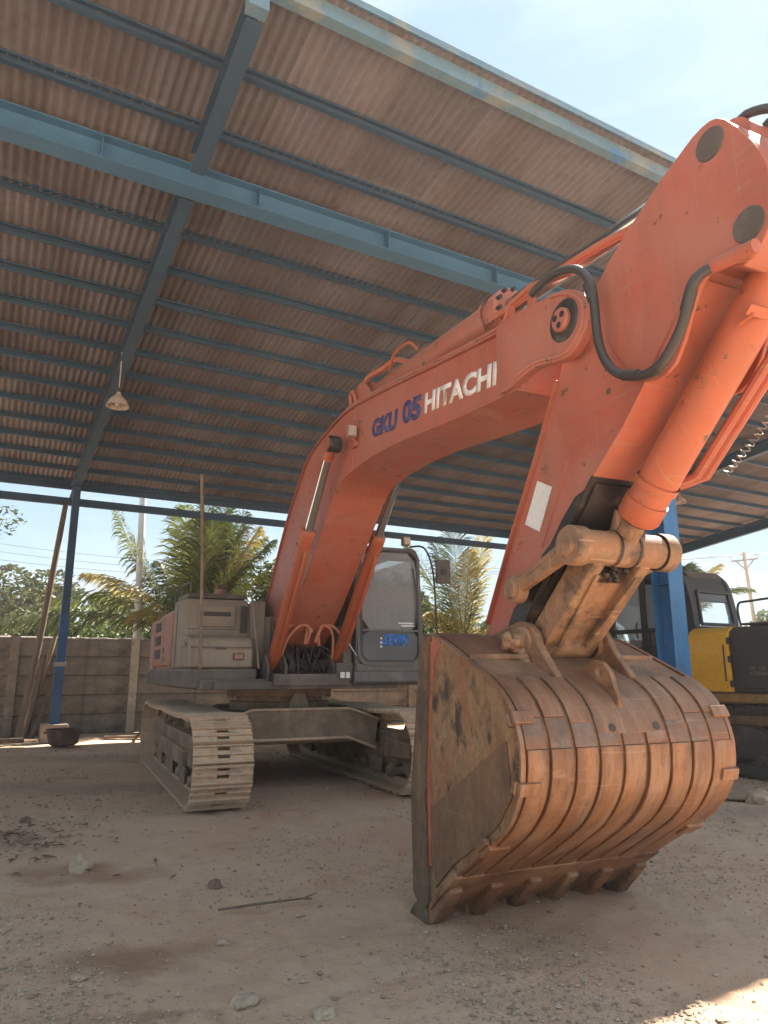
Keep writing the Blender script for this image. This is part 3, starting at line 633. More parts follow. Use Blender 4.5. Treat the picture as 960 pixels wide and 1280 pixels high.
# ---- platform
pf = MB(); pf.box((-.65, 0, 1.225), (4.0, 2.3, .09)); pf.box((.35, 0, 1.29), (2.1, .95, .14)); pf.box((1.1, -.15, 1.24), (.35, 2.3, .12))
pf.box((1.25, 0, 1.235), (.12, 1.1, .07))
pf.build('platform', M['dgrey'], ex, bevel=.012)
ps = MB(); ps.prism([(-2.5, -1.45), (.98, -1.45), (1.18, -1.40), (1.2, -.62), (.9, -.62), (.9, -1.2), (-2.5, -1.2)], 1.19, 1.42, 'xy'); ps.build('side_skirt', M['dgrey'], ex, bevel=.03, seg=3)
cwt = MB()
cwo = spline([(-2.38, -1.42), (-2.9, -1.40), (-3.25, -1.0), (-3.38, -.4), (-3.38, .4), (-3.25, 1.0), (-2.9, 1.40), (-2.38, 1.42)], 5)
cwt.prism(cwo, 1.24, 2.18, 'xy'); cwt.build('counterweight', M['orange_dusty'], ex, bevel=.08, seg=4)
cwl = MB(); cwl.prism([(p[0] * 1.004, p[1] * 1.012) for p in cwo], 1.19, 1.40, 'xy'); cwl.build('counterweight_skirt', M['dgrey'], ex, bevel=.04, seg=3)
# engine house right side: louvred pump door, hinged orange door, grey tank box
def door(x0, x1, z0, z1, y, m, name, par=ex):
    d = MB(); d.box(((x0 + x1) / 2, y, (z0 + z1) / 2), (x1 - x0, .04, z1 - z0)); return d.build(name, m, par, bevel=.015, seg=3)
hs = MB()
prof = [(-1.38, 1.27), (-1.38, 2.08), (-1.33, 2.24), (-1.20, 2.32), (.4, 2.34), (.4, 1.27)]
hs.prism(prof, -2.36, -.42, 'yz'); hs.build('engine_house', M['orange_dusty'], ex, bevel=.01)
d1 = door(-2.33, -1.30, 1.46, 2.17, -1.40, M['orange_dusty'], 'louvred_door')
for k in range(3):
    l = MB(); z = 1.58 + k * .20
    l.box((-1.82, -1.421, z + .06), (.62, .012, .14)); lo = l.build('louvre', M['black'], d1, bevel=.01)
    for q in range(4):
        f_ = MB(); f_.box((-1.82, -1.433, z + .015 + q * .033), (.60, .016, .006)); f_.build('slat', M['dgrey'], d1, smooth=0)
d2 = door(-1.27, -.40, 1.46, 2.17, -1.40, M['orange_dusty'], 'side_door')
for (x, z) in ((-1.1, 1.56), (-1.1, 1.68)):
    h = MB(); h.lathe([(.001, .028), (.035, .025), (.04, .0)], (x, -1.415, z), (0, -1, 0), 16); h.build('latch', M['steel'], d2)
for (x, z0, z1) in ((-.06, 1.45, 2.24),):
    g_ = MB(); g_.box((x, -1.403, (z0 + z1) / 2), (.008, .006, z1 - z0)); g_.build('panel_gap', M['black'], ex)
for (x, z) in ((-2.28, 1.5), (-2.28, 2.12), (-1.34, 1.5), (-1.34, 2.12), (-.45, 1.5), (-.45, 2.12), (-1.22, 2.12)):
    b_ = MB(); b_.cyl((x, -1.418, z), (x, -1.43, z), .014, n=6); b_.build('panel_bolt', M['steel'], ex)
for x in (.72, .95):
    b_ = MB(); b_.box((x, -1.44, 1.70), (.05, .03, .035)); b_.build('lid_latch', M['steel'], ex, bevel=.004)
fb = MB()   # fuel tank / front right block
fb.prism([(-.42, 1.42), (.60, 1.42), (.64, 1.8), (.58, 2.20), (.50, 2.29), (-.42, 2.31)], -1.40, -.60)
fb.build('tank_box', M['grey'], ex, bevel=.035, seg=3)
for z in (1.9,):
    g_ = MB(); g_.box((.622, -1.0, z), (.01, .72, .008)); g_.build('panel_gap', M['black'], ex)
hr = MB(); hr.tube(spline([(.30, -1.30, 2.33), (.30, -1.31, 2.50), (-.1, -1.31, 2.52), (-1.2, -1.28, 2.52), (-1.25, -1.27, 2.33)], 5), .014, 8); hr.tube([(-.5, -1.30, 2.32), (-.5, -1.31, 2.52)], .012, 8); hr.build('top_rail', M['dgrey'], ex)
cpl = MB(); cpl.lathe([(.001, .05), (.07, .05), (.08, .03), (.08, 0)], (.1, -1.1, 2.36), (0, 0, 1), 18); cpl.build('filler_cap', M['dgrey'], ex)
tp = MB(); tp.prism([(-.38, 2.315), (.5, 2.30), (.46, 2.36), (-.38, 2.375)], -1.36, -.62); tp.build('tank_cover', M['dgrey'], ex, bevel=.01)
sp_ = MB(); sp_.box((.628, -1.02, 2.06), (.04, .46, .26)); spo = sp_.build('vent_panel', M['grey'], ex, bevel=.012)
sl_ = MB(); sl_.box((.652, -1.02, 2.09), (.012, .34, .055)); sl_.build('slot', M['black'], spo, bevel=.01)
dk = MB(); dk.box((.635, -.68, 2.03), (.02, .09, .34)); dk.build('mirror', M['black'], ex, bevel=.02)
tbx = MB(); tbx.prism([(.60, 1.425), (1.12, 1.425), (1.13, 1.62), (1.08, 1.76), (1.0, 1.80), (.60, 1.82)], -1.42, -.66); tbo = tbx.build('tool_box', M['grey'], ex, bevel=.035, seg=4)
ln = MB(); ln.box((1.135, -1.04, 1.665), (.012, .72, .012)); ln.box((1.136, -1.05, 1.655), (.014, .12, .03)); ln.build('lid_seam', M['dgrey'], tbo)
lp = MB(); lp.box((1.138, -.84, 1.56), (.03, .13, .085)); lpo = lp.build('front_lamp', M['dgrey'], ex, bevel=.01)
lg = MB(); lg.box((1.155, -.84, 1.56), (.008, .10, .055)); lg.build('lens', M['link'], lpo)
rl = MB(); rl.tube([(1.10, -.58, 1.42), (.88, -.60, 2.0), (.72, -.60, 2.28), (.60, -.60, 2.36)], .016, 8); rl.build('handrail', M['grey'], ex)
wp = MB(); wp.box((.6, -.50, 1.85), (.03, .20, .84)); wp.box((.55, -.02, 1.75), (.04, .78, .66)); wp.build('bulkhead', M['grey'], ex, bevel=.01)
vl = MB(); vl.box((1.26, .02, 1.985), (.05, .065, .08)); vlo = vl.build('yellow_valve_cap', M['ochre'], ex, bevel=.008); vv = MB(); vv.box((1.24, .02, 1.90), (.03, .03, .10)); vv.build('valve_stem', M['steel'], vlo)
for (x, y, h, m) in ((-1.15, -.62, 2.66, 'tub'), (-.75, -.72, 2.55, 'orange_dusty')):
    e = MB(); e.lathe([(.001, 2.3), (.07, 2.3), (.075, h - .1), (.085, h - .08), (.085, h), (.06, h), (.055, 2.35)], (x, y, 0), (0, 0, 1), 18); e.build('exhaust_stack', M[m], ex, smooth=35)
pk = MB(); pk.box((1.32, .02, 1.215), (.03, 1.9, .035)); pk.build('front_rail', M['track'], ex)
mn = MB(); r8 = random.Random(8)
for k in range(16):
    y = -.34 + k * .043; j = lambda a: r8.uniform(-a, a)
    mn.tube(spline([(1.02 + j(.05), y, 1.27), (1.18 + j(.06), y * .9 + j(.05), 1.40 + j(.06)), (1.14 + j(.05), y * .8 + j(.10), 1.56 + j(.08)), (1.0, y * .6 + j(.12), 1.66 + j(.08)), (.85, y * .5 + j(.1), 1.45)], 5), r8.choice((.014, .018, .023)), 7)
mn.box((1.0, 0, 1.42), (.22, .62, .22)); mn.box((1.02, .42, 1.40), (.2, .2, .18)); mn.box((1.02, -.45, 1.40), (.2, .2, .18))
for k in range(5): mn.cyl((1.10, -.20 + .085 * k, 1.5), (1.14, -.22 + .10 * k, 1.66 + .03 * (k % 2)), .015, n=8)
mn.build('control_valve', M['grease'], ex, bevel=0)
br = MB()
for y in (-.52, -.30, .30, .52): br.prism([(.35, 1.27), (1.30, 1.27), (1.32, 1.45), (1.18, 1.58), (.9, 1.62), (.55, 2.10), (.2, 2.30), (-.1, 2.2), (-.1, 1.27)] if abs(y) < .4 else [(.8, 1.27), (1.30, 1.27), (1.32, 1.45), (1.18, 1.58), (.95, 1.50)], y - .015, y + .015)
br.build('boom_bracket', M['dgrey'], ex, bevel=.006)

# ---- cab
CX, CY0, CY1, CZ0, CZ1 = 1.42, .54, 1.46, 1.40, 3.02
cab = MB()
# pillars and rails as a rounded outline shell on each side
side = spline([(CX - .02, 1.40), (CX + .01, 1.8), (CX - .02, 2.4), (CX - .10, 2.86), (CX - .22, 2.99), (CX - .5, 3.03), (-.10, 3.03), (-.22, 2.94), (-.25, 2.4), (-.25, 1.40)], 4)
def ring(mb, outline, y0, y1, th):
    c = Vector((sum(p[0] for p in outline) / len(outline), sum(p[1] for p in outline) / len(outline)))
    n = len(outline)
    inn = []
    for p in outline:
        d = c - Vector(p); sx = 1 - th / max(abs(d.x), .3) if abs(d.x) > .2 else 1; sz = 1 - th / max(abs(d.y), .3) if abs(d.y) > .2 else 1
        inn.append((c.x - d.x * sx, c.y - d.y * sz))
    for i in range(n):
        j = (i + 1) % n; mb.prism([outline[i], outline[j], inn[j], inn[i]], y0, y1)
    return inn
for y0, y1 in ((CY0, CY0 + .07), (CY1 - .07, CY1)): ring(cab, side, y0, y1, .085)
cab.prism([(CX - .5, 3.02), (CX - .20, 2.985), (CX - .16, 2.94), (-.12, 2.94), (-.10, 3.02)], CY0 + .03, CY1 - .03)
cab.prism([(CX - .10, 2.86), (CX - .22, 2.99), (CX - .28, 2.92), (CX - .15, 2.80)], CY0, CY1)
cab.box((.58, (CY0 + CY1) / 2, 1.42), (1.66, CY1 - CY0, .06)); cab.box((-.22, (CY0 + CY1) / 2, 2.1), (.05, CY1 - CY0, 1.3))
cab.box((CX - .04, (CY0 + CY1) / 2, 1.435), (.09, CY1 - CY0 - .02, .09)); cab.box((.3, CY0 + .035, 2.0), (1.0, .05, .9))
cb = cab.build('cab', M['cab'], ex, bevel=.012)
cabs = MB(); cabs.prism([(.0, 1.27), (1.40, 1.22), (1.44, 1.26), (1.44, 1.39), (.0, 1.39)], CY0 - .02, CY1 + .02); cabs.build('cab_base', M['cab'], ex, bevel=.02, seg=3)
# door frame ring round the front glass
def rrect(y0, y1, z0, z1, r, lean=0, k=5):
    pts = []
    for cy, cz, a0 in ((y1 - r, z1 - r, 0), (y0 + r, z1 - r, 90), (y0 + r, z0 + r, 180), (y1 - r, z0 + r, 270)):
        for i in range(k + 1): a = R(a0 + 90 * i / k); pts.append((cy + r * math.cos(a), cz + r * math.sin(a)))
    return pts
def xfront(z): # front plane of the cab leans back towards the roof
    return CX + .015 - max(0, z - 1.9) * .045 - max(0, z - 2.6) ** 2 * .5
def framering(y0, y1, z0, z1, r, w, x_off, m, name, par, dep=.03):
    o_ = rrect(y0, y1, z0, z1, r); i_ = rrect(y0 + w, y1 - w, z0 + w, z1 - w, max(r - w, .02)); n = len(o_); mb = MB()
    for k in range(n):
        j = (k + 1) % n
        vs = [];
        for (p, dx) in ((o_[k], 0), (o_[j], 0), (i_[j], 0), (i_[k], 0), (o_[k], -dep), (o_[j], -dep), (i_[j], -dep), (i_[k], -dep)): vs.append((xfront(p[1]) + x_off + dx, p[0], p[1]))
        mb.add(vs, [(0, 1, 2, 3), (7, 6, 5, 4), (0, 4, 5, 1), (2, 6, 7, 3)])
    return mb.build(name, m, par, smooth=50)
framering(.60, 1.41, 1.50, 2.93, .13, .022, .02, M['black'], 'window_seal', cb)
framering(.56, 1.45, 1.46, 2.97, .15, .05, .012, M['cab'], 'front_frame', cb, .05)
def pane(y0, y1, z0, z1, r, m, name, par, x_off=0.):
    pts = rrect(y0, y1, z0, z1, r); n = len(pts); cz = (z0 + z1) / 2
    rows = MB(); zs = [z0 + (z1 - z0) * i / 8 for i in range(9)]
    # build as a gently curved sheet with thickness
    for z in zs:
        for y in (y0, y1):
            yy = y
            for (cy, s_) in ((y0 + r, -1), (y1 - r, 1)):
                if (s_ < 0 and y == y0) or (s_ > 0 and y == y1):
                    dz = max(z0 + r - z, z - (z1 - r), 0); yy = cy + s_ * math.sqrt(max(r * r - dz * dz, 0))
            rows.v.append((xfront(z) + x_off, yy, z)); rows.v.append((xfront(z) + x_off - .006, yy, z))
    for i in range(8):
        a = 4 * i; b = a + 4
        rows.f += [(a, a + 2, b + 2, b), (a + 1, b + 1, b + 3, a + 3), (a, b, b + 1, a + 1), (a + 2, a + 3, b + 3, b + 2)]
    rows.f += [(0, 1, 3, 2), (32, 34, 35, 33)]
    return rows.build(name, m, par, smooth=60)
ws = pane(.622, 1.388, 1.905, 2.905, .10, M['glass'], 'windshield', cb)
lw = pane(.622, 1.388, 1.525, 1.875, .09, M['glass_dark'], 'lower_window', cb)
rb = MB(); rb.box((xfront(1.89) + .004, 1.005, 1.89), (.03, .77, .03)); rb.build('window_rail', M['cab'], cb, bevel=.004)
fr_ = MB()
for k in range(26): fr_.cyl((xfront(2.88) - .03, .66 + k * .026, 2.90), (xfront(2.88) - .03, .66 + k * .026, 2.855 - .012 * (k % 3)), .008, .003, n=5)
fr_.build('curtain_fringe', M['white_p'], cb)
wi = MB(); wi.tube(spline([(xfront(1.95) + .02, 1.35, 1.95), (xfront(2.3) + .03, 1.375, 2.3), (xfront(2.72) + .03, 1.33, 2.70)], 5), .009, 6); wi.build('wiper', M['black'], cb)
# interior
it = MB(); it.box((.35, 1.02, 1.75), (.5, .5, .16)); it.prism([(.05, 1.8), (.2, 1.78), (.08, 2.45), (-.05, 2.45)], .78, 1.26); it.box((.02, 1.02, 2.55), (.1, .28, .18)); it.build('operator_seat', M['seat'], cb, bevel=.04, seg=3)
ck = MB(); ck.prism(spline([(.90, 1.92), (1.27, 1.92), (1.28, 2.4), (1.2, 2.55), (1.0, 2.56), (.92, 2.4)], 3, True), .20, .28, 'yz'); ck.build('hanging_cloth', M['pink'], cb, bevel=.01)
co = MB()
for y in (.72, 1.3): co.box((.72, y, 1.72), (.45, .14, .55)); co.cyl((.85, y, 1.98), (.88, y, 2.14), .015, n=8); co.lathe([(.001, .04), (.03, .02), (.03, -.02), (.001, -.04)], (.88, y, 2.15), (0, 0, 1), 10)
co.box((1.15, 1.0, 1.50), (.3, .7, .03)); co.build('console', M['dgrey'], cb, bevel=.01)
fl = MB(); fl.box((1.33, 1.0, 1.66), (.012, .76, .14)); fl.build('floor_panel', M['brownp'], cb)
# left wall glass of the cab facing the boom
sg = MB(); sg.box((.88, CY0 + .03, 2.45), (.9, .008, .85)); sg.build('side_window', M['glass'], cb)
sg = MB(); sg.box((.6, CY1 - .03, 2.35), (1.4, .008, 1.0)); sg.build('door_window', M['glass'], cb)
# mirror stay, mirror and roof lamp
ms = MB(); ms.tube(spline([(1.20, 1.40, 3.02), (1.42, 1.50, 2.98), (1.50, 1.58, 2.7), (1.50, 1.62, 2.2), (1.48, 1.64, 1.6), (1.44, 1.58, 1.32)], 6), .013, 8); mso = ms.build('mirror_stay', M['black'], cb)
mi = MB(); mi.box((1.42, 1.78, 2.68), (.03, .20, .32), Matrix.Rotation(R(-15), 3, 'Z')); mio = mi.build('mirror', M['dgrey'], cb, bevel=.02, seg=3)
mk = MB(); mk.lathe([(.001, .02), (.04, .015), (.045, 0)], (1.435, 1.79, 2.68), (1, -.25, 0), 14); mk.tube([(1.42, 1.70, 2.62), (1.47, 1.62, 2.55)], .01, 6); mk.build('mirror_mount', M['black'], mio)
rlmp = MB(); rlmp.box((1.22, 1.33, 3.09), (.08, .11, .12)); rlo = rlmp.build('roof_lamp', M['grey'], cb, bevel=.01)
rl2 = MB(); rl2.box((1.265, 1.33, 3.09), (.012, .09, .09)); rl2.build('lens', M['lampsh'], rlo, bevel=.003)
wl = MB(); wl.box((1.45, .36, 1.345), (.02, .055, .07)); wl.box((1.45, .43, 1.345), (.02, .05, .07)); wl.build('data_plate', M['white'], ex, bevel=.003)
pr2 = MB(); pr2.box((1.0, .42, 1.38), (.75, .22, .22)); pr2.prism([(.50, 1.45), (1.36, 1.45), (1.36, 1.85), (1.1, 1.95), (.50, 1.95)], .40, .52); pr2.build('cab_side_guard', M['dgrey'], ex, bevel=.015)
crr = MB(); crr.tube([(1.40, .42, 1.78), (1.42, .55, 1.58)], .006, 6); crr.build('crack_wire', M['white'], ex)

# text ----------------------------------------------------------------
def text_obj(s, name, m, parent, origin, xdir, ydir, size, width=None, bold=.02, depth=.0015, shear=0.):
    cu = bpy.data.curves.new(name, 'FONT'); cu.body = s; cu.size = 1.0; cu.offset = bold; cu.resolution_u = 3; cu.extrude = 0; cu.shear = shear
    to = bpy.data.objects.new(name, cu); col.objects.link(to)
    dg = bpy.context.evaluated_depsgraph_get(); me = bpy.data.meshes.new_from_object(to.evaluated_get(dg)); bpy.data.objects.remove(to)
    xs = [v.co.x for v in me.vertices]; ys = [v.co.y for v in me.vertices]; x0, x1, y0, y1 = min(xs), max(xs), min(ys), max(ys)
    sy = size / (y1 - y0); sx = (width / (x1 - x0)) if width else sy
    X = Vector(xdir).normalized(); Y = Vector(ydir).normalized(); Z = X.cross(Y).normalized(); O = Vector(origin)
    for v in me.vertices: v.co = O + X * ((v.co.x - x0) * sx) + Y * ((v.co.y - y0) * sy) + Z * depth
    bm = bmesh.new(); bm.from_mesh(me); r = bmesh.ops.extrude_face_region(bm, geom=bm.faces[:]); vv = [g for g in r['geom'] if isinstance(g, bmesh.types.BMVert)]
    bmesh.ops.translate(bm, vec=-Z * depth * .8, verts=vv); bmesh.ops.recalc_face_normals(bm, faces=bm.faces); bm.to_mesh(me); bm.free()
    me.materials.clear(); me.materials.append(m)
    o = bpy.data.objects.new(name, me); col.objects.link(o); o.parent = parent; return o
xt = xfront(1.75) + .006
text_obj('SEVIN', 'blue_sticker', M['bluetxt'], lw, (xfront(1.75) + .002, .90, 1.705), (0, 1, 0), (0, 0, 1), .14, .36, .045, .004, .2)
bs = MB(); bs.prism([(.865, 1.82), (.90, 1.75), (.885, 1.75), (.915, 1.66), (.89, 1.73), (.90, 1.73)], xfront(1.75) + .002, xfront(1.75) + .006, 'yz'); bs.build('blue_bolt', M['bluetxt'], lw, smooth=0)
bs = MB()
for k in range(3): bs.prism([(.865, 1.81 - k * .05), (.895, 1.785 - k * .05), (.865, 1.775 - k * .05)], xfront(1.75) + .004, xfront(1.75) + .008, 'yz')
bs.build('white_dashes', M['white_p'], lw, smooth=0)
bs = MB()
rr = random.Random(4)
for row, (y0, n_) in enumerate(((1.12, 24), (1.16, 19))):
    y = y0
    for k in range(n_):
        w_ = rr.choice((.006, .008, .01)); bs.box((xfront(1.98) + .002, y, 1.985 - row * .032), (.002, w_, .018)); y += w_ + .002
        if y > 1.36: break
bs.build('printed_lines', M['white_p'], ws, smooth=0)

# ---- boom
top = spline([(.05, 2.10), (.31, 2.42), (1.02, 3.18), (1.60, 3.66), (1.96, 3.86), (2.39, 3.95), (3.14, 4.01), (3.98, 3.91), (5.35, 3.69), (6.20, 3.56)], 5)
bot = spline([(6.20, 3.13), (5.60, 3.18), (5.13, 3.23), (4.45, 3.31), (3.80, 3.345), (3.20, 3.32), (2.90, 3.23), (2.68, 3.06), (2.2, 2.66), (1.5, 2.10), (.95, 1.72), (.55, 1.55), (.2, 1.62)], 5)
bm_ = MB(); bm_.prism(top + bot + [(.0, 1.80)], -.265, .265)
boom = bm_.build('boom', M['orange'], ex, bevel=.006)
bf = MB(); bf.ribbon(top, -.295, .295, .014); bf.ribbon(bot, -.295, .295, .014); bf.build('boom_flange', M['orange'], boom, smooth=50)
# weld seams on the side
for sg in (-1, 1):
    wd = MB(); wd.tube([(3.32, sg * .266, 3.34), (3.36, sg * .266, 3.98)], .007, 6); wd.build('weld_seam', M['orange'], boom)
    wd = MB(); wd.tube([(6.0, sg * .268, 3.17), (6.03, sg * .268, 3.59)], .008, 6); wd.build('weld_seam', M['orange'], boom)
# fork cheeks at the tip
ck_ = spline([(6.05, 3.585), (6.25, 3.595), (6.60, 3.545), (6.78, 3.50), (6.92, 3.38), (6.93, 3.24), (6.84, 3.14), (6.72, 3.10), (6.45, 3.16), (6.24, 3.14), (6.12, 3.13), (6.05, 3.18)], 3, True)
for sg in (-1, 1):
    c_ = MB(); c_.prism(ck_, sg * .335, sg * .268); c_.build('fork_cheek', M['orange'], boom, bevel=.012, seg=3)
    rm = MB(); rm.tube([(p[0], sg * .335, p[1]) for p in spline([(6.62, 3.53), (6.76, 3.48), (6.885, 3.37), (6.895, 3.25), (6.82, 3.165), (6.70, 3.13), (6.45, 3.19), (6.24, 3.17)], 5)], .014, 8); rm.build('weld_seam', M['orange'], boom)
    p_ = MB(); p_.lathe([(.001, .345), (.105, .345), (.12, .34), (.125, .335), (.125, .30)], (6.735, 0, 3.325), (0, sg, 0), 32); po = p_.build('pivot_ring', M['grease'], boom, smooth=35)
    p2 = MB(); p2.lathe([(.001, .372), (.062, .372), (.07, .362), (.07, .34)], (6.735, 0, 3.325), (0, sg, 0), 28); p2.build('pin_cap', M['orange'], po, smooth=35)
    for k in range(3):
        a = R(30 + 120 * k); h = MB(); h.cyl((6.735 + .036 * math.cos(a), sg * .366, 3.325 + .036 * math.sin(a)), (6.735 + .036 * math.cos(a), sg * .3755, 3.325 + .036 * math.sin(a)), .019, n=12); h.build('cap_hole', M['grease'], po)
# bracket frame over the fork
bkt = MB()
for y in (-.31, .31):
    bkt.tube([(p[0], y, p[1]) for p in [(6.10, 3.58), (6.20, 3.70), (6.42, 3.71), (6.60, 3.66), (6.80, 3.60)]], .022, 8)
    bkt.box((6.42, y, 3.64), (.05, .03, .17)); bkt.box((6.2, y, 3.63), (.03, .03, .12))
bkt.build('hose_bracket', M['orange_bright'], boom)
# boom lamp
bl = MB(); bl.box((3.46, -.335, 3.70), (.06, .09, .12)); blo = bl.build('boom_lamp', M['grey'], boom, bevel=.008)
b2 = MB(); b2.box((3.495, -.335, 3.70), (.01, .075, .10)); b2.build('lens', M['lampsh'], blo, bevel=.003); b3 = MB(); b3.bar((3.44, -.29, 3.60), (3.46, -.33, 3.66), .03, .02); b3.box((3.42, -.285, 3.58), (.1, .03, .05)); b3.build('lamp_bracket', M['orange'], blo)
# lettering on the side of the boom facing the camera (local -Y side): reads towards the tip
ux = Vector((5.97 - 4.90, 0, 3.26 - 3.415)).normalized(); uz = Vector((-ux.z, 0, ux.x))
text_obj('HITACHI', 'maker_lettering', M['white_p'], boom, (4.88, -.2665, 3.408), ux, uz, .17, 1.06, .045)
ux2 = Vector((4.83 - 3.84, 0, 3.405 - 3.545)).normalized(); uz2 = Vector((-ux2.z, 0, ux2.x))
text_obj('GKU', 'fleet_number', M['navy'], boom, (3.80, -.2665, 3.53), ux2, uz2, .18, .57, .06)
text_obj('05', 'fleet_number', M['navy'], boom, Vector((3.84, -.2665, 3.535)) + ux2 * .63, ux2, uz2, .205, .36, .05)
# pipes and lugs along the top of the boom
pp = MB()
for y in (-.19, -.24, .20): pp.tube(spline([(2.2, y, 3.98), (3.1, y, 4.07), (4.0, y, 3.97), (5.4, y, 3.74), (6.0, y, 3.66)], 6), .016, 8)
pp.build('boom_pipe', M['orange'], boom)
lg_ = MB()
for y in (-.16, .16): lg_.prism(spline([(3.05, 3.98), (3.15, 4.26), (3.32, 4.30), (3.48, 4.18), (3.75, 3.92)], 3), y - .02, y + .02)
lg_.build('cylinder_lug', M['orange'], boom, bevel=.008)
hk = MB()
hk.tube(spline([(3.25, -.10, 4.05), (3.28, -.13, 4.26), (3.42, -.13, 4.33), (3.7, -.10, 4.31), (3.9, -.05, 4.33), (4.1, 0, 4.22)], 6), .03, 8)
hk.tube(spline([(3.9, -.13, 4.20), (4.05, -.14, 4.31), (4.35, -.14, 4.29), (4.5, -.12, 4.16)], 6), .014, 6)
hk.tube(spline([(3.1, -.2, 4.05), (3.12, -.22, 4.22), (3.2, -.22, 4.23), (3.24, -.2, 4.1)], 6), .02, 6)
hk.build('arm_cylinder_pipe', M['orange_bright'], boom)
cl = MB()
for x in (4.4, 5.1, 5.7): z = 3.91 - (x - 3.98) * .161; cl.box((x, -.2, z + .03), (.05, .16, .03)); cl.cyl((x, -.27, z + .035), (x, -.15, z + .05), .012, n=8)
cl.build('pipe_clamp', M['rust_strip'], boom)

# ---- cylinders
def cylinder(name, a, b, r, frac, rodr, m, par=ex, gland=1.12, head=True):
    a = Vector(a); b = Vector(b); d = (b - a); L = d.length; u = d / L; g = a + u * L * frac
    c = MB(); c.lathe([(.001, .0), (r * .7, .0), (r, .06), (r, L * frac - .12), (r * gland, L * frac - .12), (r * gland, L * frac - .02), (r * 1.0, L * frac), (.001, L * frac)], a, u, 28)
    c.lathe([(r * gland, L * frac - .24), (r * gland, L * frac - .20)], a, u, 28)
    side_ = Vector((0, 1, 0)); c.cyl(a - side_ * r * .8, a + side_ * r * .8, r * 1.05, n=20)
    o = c.build(name, m, par, smooth=35)
    rdm = MB(); rdm.cyl(g, b - u * .05, rodr, n=24); rdm.build('piston_rod', M['chrome'] if name != 'bucket_cylinder' else M['link'], o, smooth=40)
    ey = MB(); ey.cyl(b - side_ * r * .75, b + side_ * r * .75, r * .95, n=22); ey.cyl(b - u * .18, b - u * .04, rodr * 1.25, n=20); ey.build('rod_eye', m if name != 'bucket_cylinder' else M['link'], o, smooth=35)
    return o
for sg in (-1, 1):
    a = (1.02, sg * .41, 1.40); b = (3.12, sg * .42, 3.66)
    o = cylinder('boom_cylinder', a, b, .078, .66, .045, M['orange_bright'])
    tb_ = MB(); aa = Vector(a); bb = Vector(b); u = (bb - aa).normalized(); nrm = Vector((-u.z, 0, u.x)) * -.11
    tb_.tube([aa + u * .35 + nrm * .6, aa + u * .45 + nrm, aa + u * 1.75 + nrm, aa + u * 1.83 + nrm * .5], .018, 8); tb_.build('cylinder_pipe', M['orange_bright'], o)
    bs_ = MB(); bs_.lathe([(.001, -.07), (.075, -.07), (.088, -.05), (.088, .05), (.075, .07), (.001, .07)], (3.12, sg * .40, 3.66), (0, sg, 0), 24); bs_.build('rod_pin_boss', M['grease'], boom, smooth=35)
ac = cylinder('arm_cylinder', (3.36, 0, 4.16), (7.70, 0, 3.82), .125, .555, .062, M['orange'], ex, 1.18)
bt = MB()
for k in range(10):
    a = 2 * math.pi * k / 10; u = (Vector((7.70, 0, 3.82)) - Vector((3.36, 0, 4.16))).normalized(); w_ = Vector((-u.z, 0, u.x)); c0 = Vector((3.36, 0, 4.16)) + u * 2.40
    p = c0 + w_ * .125 * math.cos(a) + Vector((0, 1, 0)) * .125 * math.sin(a); bt.cyl(p, p + u * .05, .016, n=6)
stuff(bt.build('gland_bolt', M['grease'], ac))
for y in (-.10,):
    pq = MB(); pq.tube(spline([(5.6, y, 3.90), (5.9, y, 3.88), (6.4, y, 3.86), (6.9, y, 3.80), (7.3, y, 3.70)], 6), .026, 8); pq.build('hydraulic_pipe', M['orange_bright'], ex)

# ---- arm
aout = [(6.93, 3.28), (6.93, 3.48), (7.31, 3.70), (7.42, 3.73), (7.52, 3.80), (7.60, 3.845), (7.70, 3.86), (7.80, 3.82), (7.87, 3.73), (7.965, 3.52), (7.99, 3.34), (7.97, 3.20), (7.90, 3.12), (7.80, 3.09), (7.68, 3.17), (7.59, 3.20),
        (7.31, 2.88), (7.04, 2.61), (6.76, 2.38), (6.46, 2.05), (6.20, 1.78), (5.95, 1.50), (5.80, 1.34), (5.70, 1.28), (5.60, 1.28), (5.54, 1.35), (5.54, 1.45), (5.60, 1.55), (5.70, 1.69), (5.99, 2.17), (6.30, 2.64), (6.50, 3.0), (6.56, 3.12), (6.60, 3.2), (6.70, 3.24)]
arm_m = MB(); arm_m.prism(aout, -.235, .235); arm = arm_m.build('arm', M['orange'], ex, bevel=.008)
# side plate of the head, one each side, thicker
hd = spline([(6.95, 3.22), (6.94, 3.46), (7.31, 3.70), (7.52, 3.80), (7.70, 3.86), (7.82, 3.80), (7.965, 3.52), (7.99, 3.33), (7.96, 3.18), (7.86, 3.09), (7.72, 3.13), (7.60, 3.10), (7.42, 2.80), (7.22, 2.78), (7.08, 2.94), (7.0, 3.08)], 3, True)
for sg in (-1, 1):
    hh = MB(); hh.prism(hd, sg * .262, sg * .237); hh.build('head_plate', M['orange'], arm, bevel=.008, seg=3)
    for (x, z, r) in ((7.73, 3.74, .075), (7.87, 3.24, .075)):
        g_ = MB(); g_.lathe([(.001, .268), (r, .268), (r * 1.05, .262)], (x, 0, z), (0, sg, 0), 24); g_.build('pin_boss', M['dgrey'], arm, smooth=35)
